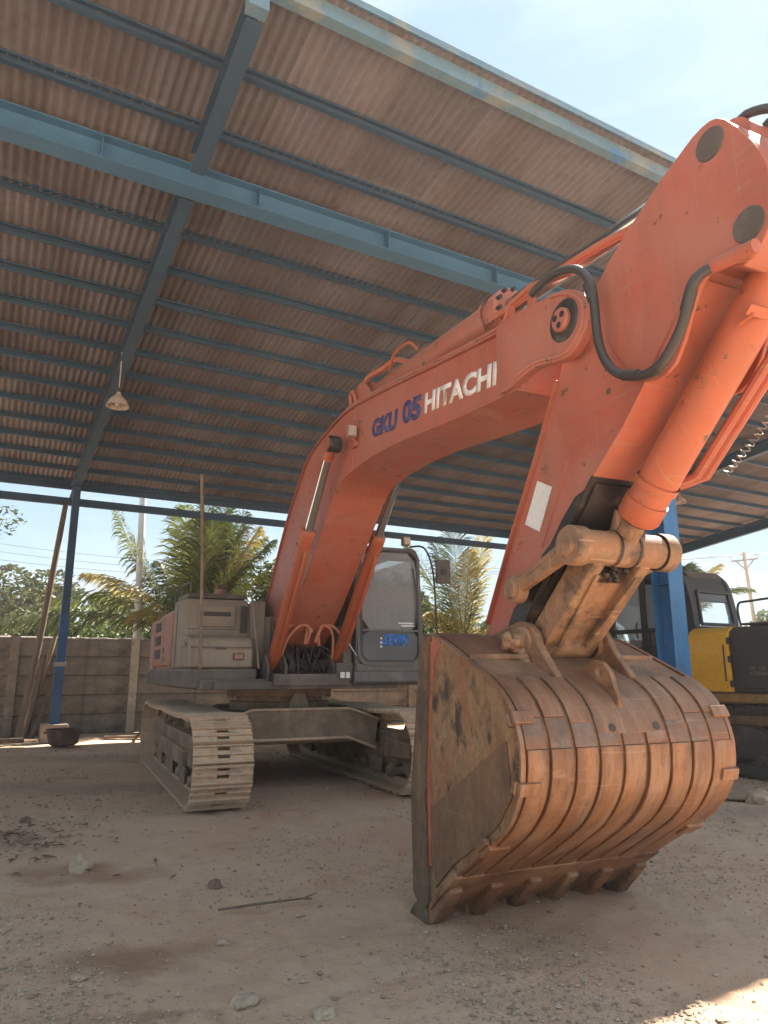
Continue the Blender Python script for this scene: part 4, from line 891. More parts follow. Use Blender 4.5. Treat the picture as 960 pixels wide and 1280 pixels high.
# edge welds / flange strips
fl_ = MB()
fl_.ribbon([(6.55, 3.05), (6.30, 2.64), (5.99, 2.17), (5.70, 1.69)][::-1], -.262, .262, .012)
fl_.ribbon([(7.57, 3.16), (7.31, 2.88), (7.04, 2.61), (6.80, 2.415)], -.262, .262, .012)
fl_.build('arm_flange', M['orange'], arm)
fl2 = MB(); fl2.ribbon([(6.80, 2.415), (6.76, 2.38), (6.46, 2.05), (6.20, 1.78), (5.95, 1.49)], -.262, .262, .011); fl2.build('dark_flange', M['grease'], arm)  # lower run of the front flange, in black
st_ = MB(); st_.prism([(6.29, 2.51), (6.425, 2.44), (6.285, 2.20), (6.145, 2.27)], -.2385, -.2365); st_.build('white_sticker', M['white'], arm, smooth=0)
gs = MB(); gs.prism([(6.74, 2.37), (6.62, 2.335), (6.50, 2.235), (6.38, 2.11), (6.30, 2.06), (6.22, 1.97), (6.13, 1.90), (6.06, 1.82), (5.99, 1.77), (5.94, 1.70), (5.86, 1.55), (5.80, 1.42), (5.92, 1.47), (6.20, 1.78), (6.46, 2.05)], -.2375, -.234); gs.build('dark_arm_patch', M['grease'], arm, smooth=0)  # black patch along the front edge of the near side face
# front cover plate where the cylinder sits (black)
gp = MB(); gp.ribbon([(6.78, 2.385), (6.50, 2.08), (6.22, 1.785), (5.95, 1.485)], -.225, .225, .018); gp.build('dark_front_plate', M['grease'], arm)
for sg in (-1, 1):
    r_ = random.Random(12); wb = MB(); P_ = [Vector((7.50, sg * .238, 3.06)), Vector((7.28, sg * .238, 2.86)), Vector((7.02, sg * .238, 2.60)), Vector((6.74, sg * .238, 2.36))]
    wb.tube([(p[0] + r_.uniform(-.002, .002), p[1], p[2] + r_.uniform(-.002, .002)) for p in spline(P_, 12)], .008, 6); wb.build('weld_seam', M['orange'], arm)
    wb = MB(); wb.tube([(6.50, sg * .238, 2.98), (6.62, sg * .238, 2.62), (6.30, sg * .238, 2.10)], .006, 6); wb.build('weld_seam', M['orange'], arm)
# bucket cylinder in front of the arm
bc = cylinder('bucket_cylinder', (7.86, 0, 3.20), (6.68, 0, 2.05), .105, .875, .052, M['orange_bright'], ex, 1.10)
pz = MB()
a = Vector((7.86, 0, 3.24)); b = Vector((6.68, 0, 2.05)); u = (b - a).normalized(); nn = Vector((-u.z, 0, u.x))
if nn.x < 0: nn = -nn
for y, rr_ in ((.17, .026), (.235, .022)): pz.tube([a + u * .1 + nn * .02 + Vector((0, y, 0)), a + u * .2 + nn * .10 + Vector((0, y, 0)), a + u * 1.15 + nn * .06 + Vector((0, y, 0)), a + u * 1.25 + Vector((0, y * .7, 0))], rr_, 8)
pz.build('cylinder_pipe', M['orange'], bc)
bd = MB(); p0 = a + u * .30; bd.bar(p0 + nn * .118 + Vector((0, -.15, 0)), p0 + nn * .118 + Vector((0, .30, 0)), .05, .02, nn); bd.bar(p0 + Vector((0, -.118, -.1)) , p0 + nn * .12 + Vector((0, -.118, 0)), .05, .02, (0, 1, 0))
bd.cyl(p0 + nn * .118 + Vector((0, .26, 0)), p0 + nn * .118 + Vector((0, .34, 0)), .03, n=10); bd.build('pipe_clamp', M['orange_bright'], bc, bevel=.004)
sph = MB(); pts = []
for k in range(140):
    t = k / 139; c = a + u * (.35 + .75 * t) + nn * (.10 + .05 * math.sin(t * math.pi)) + Vector((0, .30, 0)); an = k * 1.0
    pts.append(c + Vector((0, 1, 0)) * .018 * math.cos(an) + nn * .018 * math.sin(an))
sph.tube(pts, .004, 4); sph.build('spiral_guard', M['steel'], bc)
# big black hose looping from boom to arm
for (dy, dz, rad_) in ((0, 0, .024),):
    hz_ = MB(); pth = [(6.50, 3.60), (6.62, 3.62), (6.78, 3.60), (6.93, 3.52), (7.02, 3.36), (7.04, 3.05), (7.12, 2.87), (7.26, 2.775), (7.42, 2.76), (7.57, 2.89), (7.655, 3.06), (7.72, 3.13), (7.84, 3.11)]
    hz_.tube(spline([(p[0], -.37 + dy + (.08 if i > 10 else 0), p[1] + dz * (1 if i < 6 else -1)) for i, p in enumerate(pth)], 6), rad_, 10); hz_.build('black_hose', M['rubber'], ex, smooth=60)
for (p0, p1) in (((6.99, -.37, 3.40), (7.02, -.37, 3.30)), ((7.60, -.37, 2.95), (7.64, -.37, 3.03)), ((7.20, -.37, 2.805), (7.29, -.37, 2.768))):
    hc = MB(); hc.cyl(p0, p1, .028, n=14); hc.build('hose_clamp', M['black'], arm)
ft = MB(); ft.cyl((7.68, -.30, 3.13), (7.92, -.30, 3.10), .032, n=10); ft.build('hose_fitting', M['orange'], arm)
# tucked hoses above the arm head
th = MB()
for k in range(4): th.tube(spline([(7.66 + .05 * k, -.05 + .1 * k, 3.84), (7.78 + .05 * k, -.06 + .12 * k, 3.93 - .02 * k), (7.98, .0 + .1 * k, 3.80), (8.02, .05 + .08 * k, 3.5)], 6), .022, 8)
th.build('black_hose', M['rubber'], ex, smooth=60)

# faded orange hose loops at the boom foot
for (pts, n_) in (([(1.15, -.36, 1.50), (1.24, -.34, 1.80), (1.30, -.20, 1.97), (1.28, -.05, 1.95), (1.20, -.04, 1.72)], 0), ([(1.15, -.33, 1.55), (1.24, -.27, 1.78), (1.30, -.14, 1.93), (1.30, -.02, 1.90), (1.2, -.01, 1.72)], 1),
                  ([(1.15, .40, 1.45), (1.27, .42, 1.72), (1.32, .34, 1.88), (1.30, .20, 1.95), (1.25, .12, 1.85), (1.2, .14, 1.70)], 2), ([(1.15, .33, 1.50), (1.27, .30, 1.76), (1.32, .24, 1.90), (1.30, .14, 1.93), (1.24, .08, 1.74)], 3)):
    h = MB(); h.tube(spline(pts, 6), .019, 8); h.build('orange_hose', M['hoseo'], ex, smooth=60)

# ---- linkage
for sg in (-1, 1):
    a = Vector((6.14, sg * .315, 1.87)); b = Vector((6.68, sg * .315, 2.05)); u = (b - a).normalized(); w_ = Vector((-u.z, 0, u.x))
    g_ = MB(); g_.prism([xz(a + w_ * .042 + u * .04), xz(b + w_ * .055 - u * .04), xz(b - w_ * .055 - u * .04), xz(a - w_ * .042 + u * .04)], sg * .29, sg * .345)
    gl_ = g_.build('guide_link', M['link'], ex, bevel=.015, seg=3)
    g2 = MB(); g2.lathe([(.001, .375), (.05, .375), (.058, .365), (.06, .352), (.078, .350), (.082, .34), (.082, .285), (.001, .285)], (a.x, 0, a.z), (0, sg, 0), 26); g2.build('link_eye', M['link'], gl_, smooth=35)
    g2 = MB(); g2.lathe([(.001, .385), (.055, .385), (.062, .372), (.064, .36), (.10, .356), (.108, .345), (.108, .265), (.001, .265)], (b.x, 0, b.z), (0, sg, 0), 28); g2.build('link_eye', M['link'], gl_, smooth=35)
    g3 = MB(); g3.ribbon([xz(a + u * .12 + w_ * .01), xz(b - u * .12 + w_ * .01)], sg * .35, sg * .344, .02); g3.build('link_rib', M['link'], gl_)
# push link (H link)
T_ = Vector((6.68, 0, 2.05)); B_ = Vector((6.13, 0, 1.56)); u = (T_ - B_).normalized(); w_ = Vector((u.z, 0, -u.x))    # w_ points outward (away from the machine)
pl_ = MB()
pl_.cyl(T_ + Vector((0, -.265, 0)), T_ + Vector((0, -.065, 0)), .094, n=28); pl_.cyl(T_ + Vector((0, .065, 0)), T_ + Vector((0, .265, 0)), .094, n=28)
pl_.cyl(B_ + Vector((0, -.19, 0)), B_ + Vector((0, .19, 0)), .085, n=28)
for sg in (-1, 1):
    q = [(T_ + w_ * .085), (B_ + w_ * .08), (B_ - w_ * .08), (T_ - w_ * .085)]
    pl_.prism([xz(p) for p in q], sg * .12, sg * .20)
q = [T_ - u * .22 + w_ * .035, B_ + w_ * .045, B_ - w_ * .03, T_ - u * .22 - w_ * .03]; pl_.prism([xz(p) for p in q], -.13, .13)
plo = pl_.build('push_link', M['link'], ex, bevel=.012, seg=2)
er = MB()
for sg in (-1, 1):
    e0 = T_ - u * .12 + w_ * .088 + Vector((0, sg * .14, 0)); e1 = B_ + u * .06 + w_ * .088 + Vector((0, sg * .10, 0)); er.bar(e0, e1, .028, .022, w_)
er.build('link_rib', M['link'], plo, bevel=.005)
gb = MB(); gb.cyl(T_ + Vector((0, -.062, 0)), T_ + Vector((0, .062, 0)), .098, n=24); gb.build('rod_end', M['link'], plo, smooth=35)
gr = MB()
for y in (-.066, .066, .27): gr.lathe([(.09, -.012), (.103, -.008), (.103, .008), (.09, .012)], T_ + Vector((0, y, 0)), (0, 1, 0), 24)
rr = random.Random(9)
for k in range(16): p = T_ - u * rr.uniform(.11, .2) + w_ * rr.uniform(.03, .07) + Vector((0, rr.uniform(-.1, .1), 0)); gr.lathe([(.001, -.025), (.02, -.012), (.026, .004), (.016, .018), (.001, .022)], p, (rr.uniform(-1, 1), 0, 1), 7)
gr.build('grease_lumps', M['grease'], plo)
ch = MB(); ch.cyl(T_ - u * .02 + w_ * .02 + Vector((0, .0, .10)), T_ + Vector((.06, 0, .20)), .055, n=20); ch.build('rod_collar', M['link'], plo)

# ---- bucket
bk_prof = [(5.72, 1.62), (5.90, 1.575), (6.29, 1.41), (6.48, 1.32), (6.60, 1.22), (6.67, 1.08), (6.68, .94), (6.64, .79), (6.52, .64), (6.30, .49), (6.06, .34), (5.93, .25), (5.72, .10)]
bp_ = spline(bk_prof, 5)
bucket = None
sh = MB(); sh.ribbon(bp_, -.68, .68, -.02)
bucket = sh.build('bucket', M['rust'], ex, smooth=60)
# side plates
sidep = bp_[:-1] + [(5.60, .16), (5.56, .64), (5.64, 1.2), (5.76, 1.52)]
for sg in (-1, 1):
    s_ = MB(); s_.prism(sidep, sg * .70, sg * .672); so = s_.build('side_plate', M['rust_dark'], bucket, bevel=.006)
    # darker cutting strip along the opening, red edged
    ct = MB(); ct.prism([(5.78, 1.60), (5.70, 1.62), (5.66, 1.56), (5.52, .66), (5.54, .12), (5.66, .04), (5.73, .10), (5.70, .66)], sg * .725, sg * .655); ct.build('side_cutter', M['rust_black'], bucket, bevel=.006)
    re = MB(); re.prism([(5.90, 1.56), (5.84, 1.60), (5.765, 1.56), (5.70, .9), (5.72, .30), (5.745, .30), (5.745, .9), (5.80, 1.42)], sg * .708, sg * .69); re.build('cutter_edge', M['rust_red'], bucket, bevel=.003)
    # lower wear plate (diagonal upper edge) and rim
    wpj = MB(); wpj.prism([(5.76, .62), (6.56, 1.06), (6.60, .80), (6.46, .64), (6.24, .50), (6.0, .36), (5.80, .20)], sg * .712, sg * .70); wpj.build('side_wear_plate', M['mud_brown'], bucket, bevel=.004)
    rm = MB(); rm.ribbon(bp_[3:], sg * .712, sg * .685, .012); rm.build('rim', M['rust_strip'], bucket)
    # heel shrouds
    for i in (22, 33, 44):
        i = min(i, len(bp_) - 3); q = [bp_[k] for k in range(i - 1, i + 2)]
        s2 = MB(); s2.ribbon(q, sg * .722, sg * .60, .030); s2.ribbon(q, sg * .735, sg * .705, -.035); s2.build('heel_shroud', M['rust_strip'], bucket, bevel=.006, seg=2)
mb2 = MB(); mb2.ribbon(bp_[4:20], -.66, .66, .004); mb2.build('top_wrapper', M['rust'], bucket)
# wear strips over the back
yb = [-.69, -.545, -.395, -.24, -.085, .075, .23, .385, .535, .69]
i_mid = 27; n_ = len(bp_)
for k in range(9):
    y0, y1 = yb[k] + .012, yb[k + 1] - .012
    q = bp_[i_mid:n_ - 7]
    r9 = random.Random(k); y0 += r9.uniform(-.004, .004); y1 += r9.uniform(-.005, .004)
    s2 = MB(); s2.ribbon([(p[0] + .004 * noise.noise(Vector((p[0] * 9, p[1] * 9, k))), p[1]) for p in q], y0, y1, .019 + r9.uniform(-.003, .004)); s2.build('wear_strip', M['rust_strip'], bucket, bevel=.005)
for k in (0, 1, 2, 6, 7, 8):
    y0, y1 = yb[k] + .012, yb[k + 1] - .012; i1 = 24 if k in (2, 6) else 23
    q = bp_[13:i1]; s2 = MB(); s2.ribbon(q, y0, y1, .018); s2.build('wear_strip', M['rust_strip'], bucket, bevel=.004)
for k in range(9):
    y0, y1 = yb[k] + .012, yb[k + 1] - .012; s2 = MB(); s2.ribbon(bp_[22:28], y0, y1, .012); s2.build('band_plate', M['band'], bucket, bevel=.003)
# central reinforcing plate behind the ears
s2 = MB(); s2.ribbon(bp_[10:26], -.225, .215, .013); s2.build('centre_plate', M['rust_strip'], bucket, bevel=.004)
for y in (-.13, .17):
    i = 24; p = bp_[i]; h = MB(); d = (Vector(bp_[i + 1]) - Vector(bp_[i - 1])).normalized(); nn_ = Vector((-d.y, d.x)); h.cyl((p[0] + nn_.x * .010, y, p[1] + nn_.y * .010), (p[0] + nn_.x * .0155, y, p[1] + nn_.y * .0155), .022, n=16); h.build('drain_hole', M['black'], bucket)
# top plates each side of the ears
for sg in (-1, 1):
    s2 = MB(); s2.ribbon(bp_[1:9], sg * .66, sg * .34, .012); s2.build('top_plate', M['rust_strip'], bucket, bevel=.004)
    s2 = MB(); s2.bar((6.15, sg * .67, 1.475), (6.17, sg * .30, 1.478), .05, .03); s2.build('top_rib', M['rust'], bucket, bevel=.006)
# ears
ear = spline([(5.40, 1.30), (5.38, 1.44), (5.48, 1.56), (5.72, 1.60), (5.98, 1.66), (6.10, 1.685), (6.22, 1.65), (6.30, 1.52), (6.45, 1.35), (6.44, 1.30), (6.0, 1.46), (5.7, 1.55), (5.6, 1.42), (5.52, 1.3)], 3, True)
for sg in (-1, 1):
    e_ = MB(); e_.prism(ear, sg * .235, sg * .285); eo = e_.build('ear', M['rust'], bucket, bevel=.012, seg=3)
    p_ = MB(); p_.lathe([(.001, .36), (.035, .36), (.05, .345), (.055, .30), (.09, .30), (.095, .285), (.095, .20)], (6.13, 0, 1.56), (0, sg, 0), 24); p_.build('ear_boss', M['link'], eo, smooth=35)
    if sg < 0:
        mdl = MB(); r5 = random.Random(5)
        for k in range(22):
            an = r5.uniform(0, 6.28); rd = r5.uniform(0, .05); c = Vector((6.13 + rd * math.cos(an), -r5.uniform(.33, .40), 1.56 + rd * math.sin(an)))
            mdl.lathe([(.001, -.03), (.022, -.015), (.028, .005), (.018, .02), (.001, .028)], c, (r5.uniform(-1, 1), r5.uniform(-1, 1), 1), 7)
        for k in range(10):
            c = Vector((6.16 + .02 * k, -.31, 1.50 - .028 * k)); mdl.lathe([(.001, -.035), (.03, -.015), (.036, .005), (.024, .025), (.001, .032)], c, (r5.uniform(-1, 1), r5.uniform(-1, 1), 1), 7)
        mdl.build('caked_mud', M['link'], eo, smooth=50)
# pin of the arm nose
an_ = MB(); an_.cyl((5.66, -.31, 1.40), (5.66, .31, 1.40), .085, n=24); an_.build('arm_pin', M['rust'], bucket, smooth=35)
# lifting eye
le = MB(); i = 17; cx, cz = bp_[i]; 
ex_o = [(6.32, 1.40), (6.38, 1.425), (6.42, 1.45), (6.47, 1.455), (6.52, 1.44), (6.57, 1.39), (6.60, 1.30), (6.65, 1.20), (6.60, 1.20), (6.48, 1.31)]
hole = (6.485, 1.392); nh = 16; ring_ = [(hole[0] + .032 * math.cos(2 * math.pi * k / nh), hole[1] + .032 * math.sin(2 * math.pi * k / nh)) for k in range(nh)]
def plate_with_hole(mb, outer, hole_c, r, y0, y1, nseg=28):
    c = Vector(hole_c); O = []; 
    for k in range(nseg):
        a = 2 * math.pi * k / nseg; d = Vector((math.cos(a), math.sin(a))); best = None
        for i in range(len(outer)):
            p = Vector(outer[i]) - c; q = Vector(outer[(i + 1) % len(outer)]) - c; e = q - p; den = d.x * e.y - d.y * e.x
            if abs(den) < 1e-9: continue
            t = (p.x * e.y - p.y * e.x) / den; s_ = (p.x * d.y - p.y * d.x) / den
            if t > 0 and -1e-6 <= s_ <= 1 + 1e-6 and (best is None or t > best): best = t
        O.append(c + d * (best or r * 1.5))
    I = [c + Vector((math.cos(2 * math.pi * k / nseg), math.sin(2 * math.pi * k / nseg))) * r for k in range(nseg)]
    for k in range(nseg):
        j = (k + 1) % nseg; mb.prism([tuple(O[k]), tuple(O[j]), tuple(I[j]), tuple(I[k])], y0, y1)
plate_with_hole(le, ex_o, hole, .03, -.035, -.005, 40)
le.build('lifting_eye', M['rust'], bucket, smooth=0)
# lip and teeth
lp_ = MB(); lp_.prism([(6.03, .345), (5.90, .255), (5.73, .10), (5.735, .07), (5.95, .235), (6.06, .31)], -.72, .72); lp_.build('lip_plate', M['rust'], bucket, bevel=.008)
bead = MB(); r6 = random.Random(6); bead.tube([(6.04 + r6.uniform(-.004, .004), -.70 + 1.4 * k / 40, .335 + r6.uniform(-.004, .004)) for k in range(41)], .017, 8); bead.build('weld_bead', M['rust_strip'], bucket)
for k in range(6):
    y = -.66 + k * .264
    ad = MB(); ad.prism([(5.93, .245), (5.965, .215), (5.76, .015), (5.70, -.02), (5.60, -.03), (5.57, .03), (5.62, .09), (5.72, .14), (5.80, .19)], y - .042, y + .042); ao = ad.build('tooth_adapter', M['rust'], bucket, bevel=.012, seg=2)
    tt = MB(); tt.prism([(5.68, .115), (5.62, .115), (5.52, .04), (5.44, -.05), (5.50, -.07), (5.62, -.05), (5.71, -.01)], y - .062, y + .062); tt.build('tooth', M['rust_black'] if k in (0, 5) else M['link'], bucket, bevel=.015, seg=2)

# ------------------------------------------------------------------ yellow excavator (right)
ye = thing('yellow_excavator', 'yellow and black excavator behind the blue post at the right edge', 'excavator', W(10.55, 8.0), math.atan2(V.y, V.x))
# local x = V (forward, away), local y = -U (left side, towards the camera)
def yx(v): return v - 8.0
def yy(u): return -(u - 10.55)
track(ye, 1.19, .58, M['under_dark'], M['under_dark']); track(ye, -1.19, .58, M['under_dark'], M['under_dark'])
q = MB(); q.lathe([(.001, .8), (.6, .8), (.6, 1.0), (.001, 1.0)], (0, 0, 0), (0, 0, 1), 30); q.box((0, 0, .7), (1.7, 2.0, .3)); q.build('centre_frame', M['under'], ye, bevel=.01)
q = MB(); q.prism([(-2.9, -1.35), (1.1, -1.35), (1.1, 1.42), (-2.9, 1.42)], .96, 1.10, 'xy'); q.build('platform', M['ochre'], ye, bevel=.03)
hp = [(1.47, 1.11), (1.49, 1.5), (1.49, 1.82), (1.45, 1.93), (1.36, 1.995), (1.1, 2.01), (-1.2, 2.01), (-1.2, 1.11)]
q = MB(); q.prism(hp, -2.9, -1.55, 'yz'); q.build('engine_hood', M['black'], ye, bevel=.01)
q = MB(); q.prism([(p[0] * 1.012 if p[0] > 1 else p[0], p[1] + (.006 if p[1] > 1.9 else 0)) for p in hp[:6]] + [(1.1, 1.9), (1.3, 1.88), (1.40, 1.8), (1.42, 1.11)], -1.54, -.90, 'yz'); yd = q.build('yellow_door', M['yellow'], ye, bevel=.012)
q = MB(); q.prism([(1.45, 1.13), (1.47, 1.5), (1.47, 1.86), (1.40, 1.97), (-1.0, 1.98), (-1.0, 1.13)], -.93, -.86, 'yz'); q.build('yellow_end_panel', M['yellow'], ye, bevel=.02, seg=3)
q = MB()
for z in (1.22, 1.55, 1.80): q.box((-1.56, 1.515, z), (.06, .02, .09))
q.box((-1.47, 1.512, 1.50), (.02, .012, .5)); q.build('hinge', M['black'], yd, bevel=.004)
q = MB(); q.box((-2.2, 1.495, 1.52), (1.2, .03, .72)); dd = q.build('black_side_panel', M['black'], ye, bevel=.02)
q = MB(); q.box((-1.98, 1.513, 1.36), (.30, .002, .05)); q.box((-2.02, 1.513, 1.43), (.10, .002, .05)); q.box((-1.88, 1.513, 1.43), (.08, .002, .05)); q.build('faded_marks', M['dgrey'], dd)
# black cab with rounded roof: outline in x-z
co_ = spline([(-.86, 1.12), (-.90, 2.0), (-.84, 2.55), (-.72, 2.82), (-.45, 2.92), (.45, 2.95), (.68, 2.86), (.80, 2.6), (.86, 2.0), (.86, 1.12)], 5)
cy = MB()
for y0, y1 in ((1.20, 1.32), (.28, .36)): ring(cy, co_, y0, y1, .12)
cy.box((-.02, .80, 2.90), (1.1, 1.0, .07)); cy.prism([(-.86, 2.42), (-.84, 2.55), (-.72, 2.82), (-.5, 2.92), (-.52, 2.84), (-.66, 2.74), (-.76, 2.60), (-.80, 2.44)], .30, 1.30)
cy.box((-.885, .80, 1.62), (.05, 1.0, .86)); cy.prism([(.80, 2.5), (.68, 2.86), (.55, 2.90), (.56, 2.84), (.62, 2.78), (.72, 2.5)], .30, 1.30); cy.box((.85, .8, 1.5), (.05, 1.0, .7))
cy.box((0, 1.26, 1.45), (1.7, .06, .6)); cy.box((0, .80, 1.14), (1.7, 1.04, .05)); cy.box((.08, 1.26, 2.2), (.10, .06, 1.4)); cy.box((0, 1.26, 2.02), (1.66, .06, .07))
ycab = cy.build('cab', M['black'], ye, bevel=.015)
rf2 = MB(); rf2.prism([(-.74, 2.80), (-.6, 2.93), (.5, 2.98), (.62, 2.93), (.66, 2.88), (-.6, 2.86)], .26, 1.10); rf2.build('cab_roof', M['dgrey'], ycab, bevel=.02)
# rear window: frame and clear pane (leaning)
rw = MB(); 
def rx(z): return -.90 + max(0, z - 1.95) * .10
for (a, b) in (((.38, 2.08), (1.16, 2.08)), ((1.16, 2.08), (1.14, 2.58)), ((1.14, 2.58), (.42, 2.58)), ((.42, 2.58), (.38, 2.08))):
    rw.bar((rx(a[1]) - .01, a[0], a[1]), (rx(b[1]) - .01, b[0], b[1]), .05, .05, (1, 0, 0))
rw.build('window_frame', M['black'], ycab, bevel=.01)
gq = MB(); gq.add([(rx(2.08), .38, 2.08), (rx(2.08), 1.16, 2.08), (rx(2.58), 1.14, 2.58), (rx(2.58), .42, 2.58), (rx(2.08) - .006, .38, 2.08), (rx(2.08) - .006, 1.16, 2.08), (rx(2.58) - .006, 1.14, 2.58), (rx(2.58) - .006, .42, 2.58)],
       [(0, 1, 2, 3), (7, 6, 5, 4), (0, 4, 5, 1), (1, 5, 6, 2), (2, 6, 7, 3), (3, 7, 4, 0)]); gq.build('rear_window', M['glass_clear'], ycab, smooth=0)
gq = MB(); gq.box((-.36, 1.265, 2.40), (.82, .008, .70)); gq.build('side_window', M['glass_dark'], ycab)
gq = MB(); gq.box((.44, 1.265, 2.40), (.62, .008, .72)); gq.build('side_window', M['glass'], ycab)
gq = MB(); gq.box((.44, 1.265, 1.58), (.62, .008, .60)); gq.build('door_window', M['glass'], ycab)
gq = MB(); gq.box((.80, .80, 2.28), (.008, .9, .75)); gq.build('windshield', M['glass_clear'], ycab)
gq = MB(); gq.box((.1, .75, 1.5), (.5, .5, .15)); gq.prism([(-.2, 1.5), (-.05, 1.5), (-.10, 2.0), (-.23, 2.0)], .52, .98); gq.build('operator_seat', M['dgrey'], ycab, bevel=.03)
gq = MB(); gq.tube([(.16, 1.34, 1.9), (.16, 1.37, 1.95), (.16, 1.37, 2.1), (.16, 1.34, 2.15)], .012, 6); gq.build('door_handle', M['black'], ycab)
q = MB(); q.tube([(-.5, .9, 2.96), (-.48, .9, 3.02)], .02, 8); q.tube([(.3, 1.1, 2.97), (.3, 1.1, 3.03)], .02, 8); q.build('roof_bolt', M['black'], ycab)
q = MB(); q.prism(spline([(.5, 1.3), (.7, 2.2), (1.6, 3.0), (2.6, 3.1), (3.9, 2.3), (4.6, 1.7), (4.4, 1.5), (3.6, 1.9), (2.5, 2.5), (1.8, 2.4), (1.1, 1.3)], 4, True), -.35, .05); q.build('boom', M['ochre'], ye, bevel=.01)
q = MB(); q.prism(spline([(4.2, 2.6), (4.5, 2.5), (4.9, 1.4), (5.0, .9), (4.8, .8), (4.5, 1.3), (4.1, 2.3)], 3, True), -.3, .0); q.build('arm', M['ochre'], ye, bevel=.01)
q = MB(); q.prism(spline([(4.2, 1.1), (4.8, 1.15), (5.2, .7), (5.0, .15), (4.6, .02), (4.1, .1)], 3, True), -.6, .35); q.build('bucket', M['rust_dark'], ye, bevel=.01)
q = MB(); q.prism([(-.9, -1.3), (1.0, -1.3), (1.0, -.4), (-.9, -.4)], 1.1, 1.75, 'xy'); q.build('tank_box', M['ochre'], ye, bevel=.03)
q = MB(); q.cyl((1.5, .2, 1.2), (2.1, .2, 2.4), .07, n=14); q.cyl((2.1, .2, 2.4), (2.25, .2, 2.7), .04, n=12); q.build('boom_cylinder', M['ochre'], ye)

q = MB(); q.tube(spline([(-1.7, 1.40, 2.0), (-1.7, 1.42, 2.28), (-1.9, 1.42, 2.33), (-2.8, 1.42, 2.33), (-2.85, 1.41, 2.0)], 5), .016, 8); q.build('handrail', M['black'], ye)
q = MB(); q.tube(spline([(.80, 1.34, 1.7), (1.0, 1.40, 2.2), (.98, 1.40, 2.62), (.80, 1.34, 2.75)], 5), .014, 8); q.box((1.02, 1.44, 2.45), (.03, .18, .28)); q.build('mirror', M['black'], ycab)
for z in (1.22, 1.86):
    q = MB(); q.box((-2.2, 1.512, z), (1.1, .006, .008)); q.build('panel_gap', M['under_dark'], dd)
q = MB()
for k in range(5): q.tube(spline([(.9, .35 + .05 * k, 1.3), (1.15, .3 + .05 * k, 1.9 + .05 * k), (1.5, .2 + .04 * k, 2.3), (1.9, .08, 2.7)], 5), .018, 6)
q.build('hydraulic_hose', M['rubber'], ye)
q = MB(); q.box((-2.2, 1.10, 2.03), (1.1, .5, .03)); q.build('hood_lid', M['dgrey'], ye, bevel=.01)
# third machine at the right frame edge: dark caged cab
dk_ = thing('dark_excavator', 'dark excavator with caged cab parked behind the yellow one at the right edge', 'excavator', (10.2, 16.6, 0), math.atan2(V.y, V.x))
track(dk_, 1.0, .55, M['under_dark'], M['under_dark']); track(dk_, -1.0, .55, M['under_dark'], M['under_dark'])
q = MB(); q.box((-.2, 0, 1.15), (3.2, 2.3, .3)); q.box((-1.2, 0, 1.6), (1.6, 2.2, .7)); q.build('body', M['dgrey'], dk_, bevel=.04)
q = MB(); ring(q, spline([(-.6, 1.3), (-.62, 2.2), (-.45, 2.6), (0, 2.66), (.6, 2.6), (.8, 2.2), (.85, 1.3)], 5), .95, 1.05, .08); ring(q, spline([(-.6, 1.3), (-.62, 2.2), (-.45, 2.6), (0, 2.66), (.6, 2.6), (.8, 2.2), (.85, 1.3)], 5), .15, .25, .08); q.box((.05, .6, 2.62), (1.0, .9, .06)); q.box((-.6, .6, 1.55), (.05, .85, .5)); dcab = q.build('cab', M['black'], dk_, bevel=.01)
q = MB(); q.box((-.57, .6, 2.1), (.01, .75, .7)); q.build('rear_window', M['glass_clear'], dcab)
q = MB()
for z in (2.72, 2.86, 3.0): 
    for (a, b) in (((-.5, .2), (-.5, 1.0)), ((-.5, 1.0), (.6, 1.0)), ((.6, 1.0), (.6, .2)), ((.6, .2), (-.5, .2))): q.tube([(a[0], a[1], z), (b[0], b[1], z)], .012, 6)
for x in (-.5, -.1, .25, .6):
    for y in (.2, 1.0): q.tube([(x, y, 2.6), (x, y, 3.0)], .012, 6)
for y in (.4, .6, .8): q.tube([(-.5, y, 2.66), (-.5, y, 3.0)], .009, 6)
q.build('roof_cage', M['tub'], dcab)

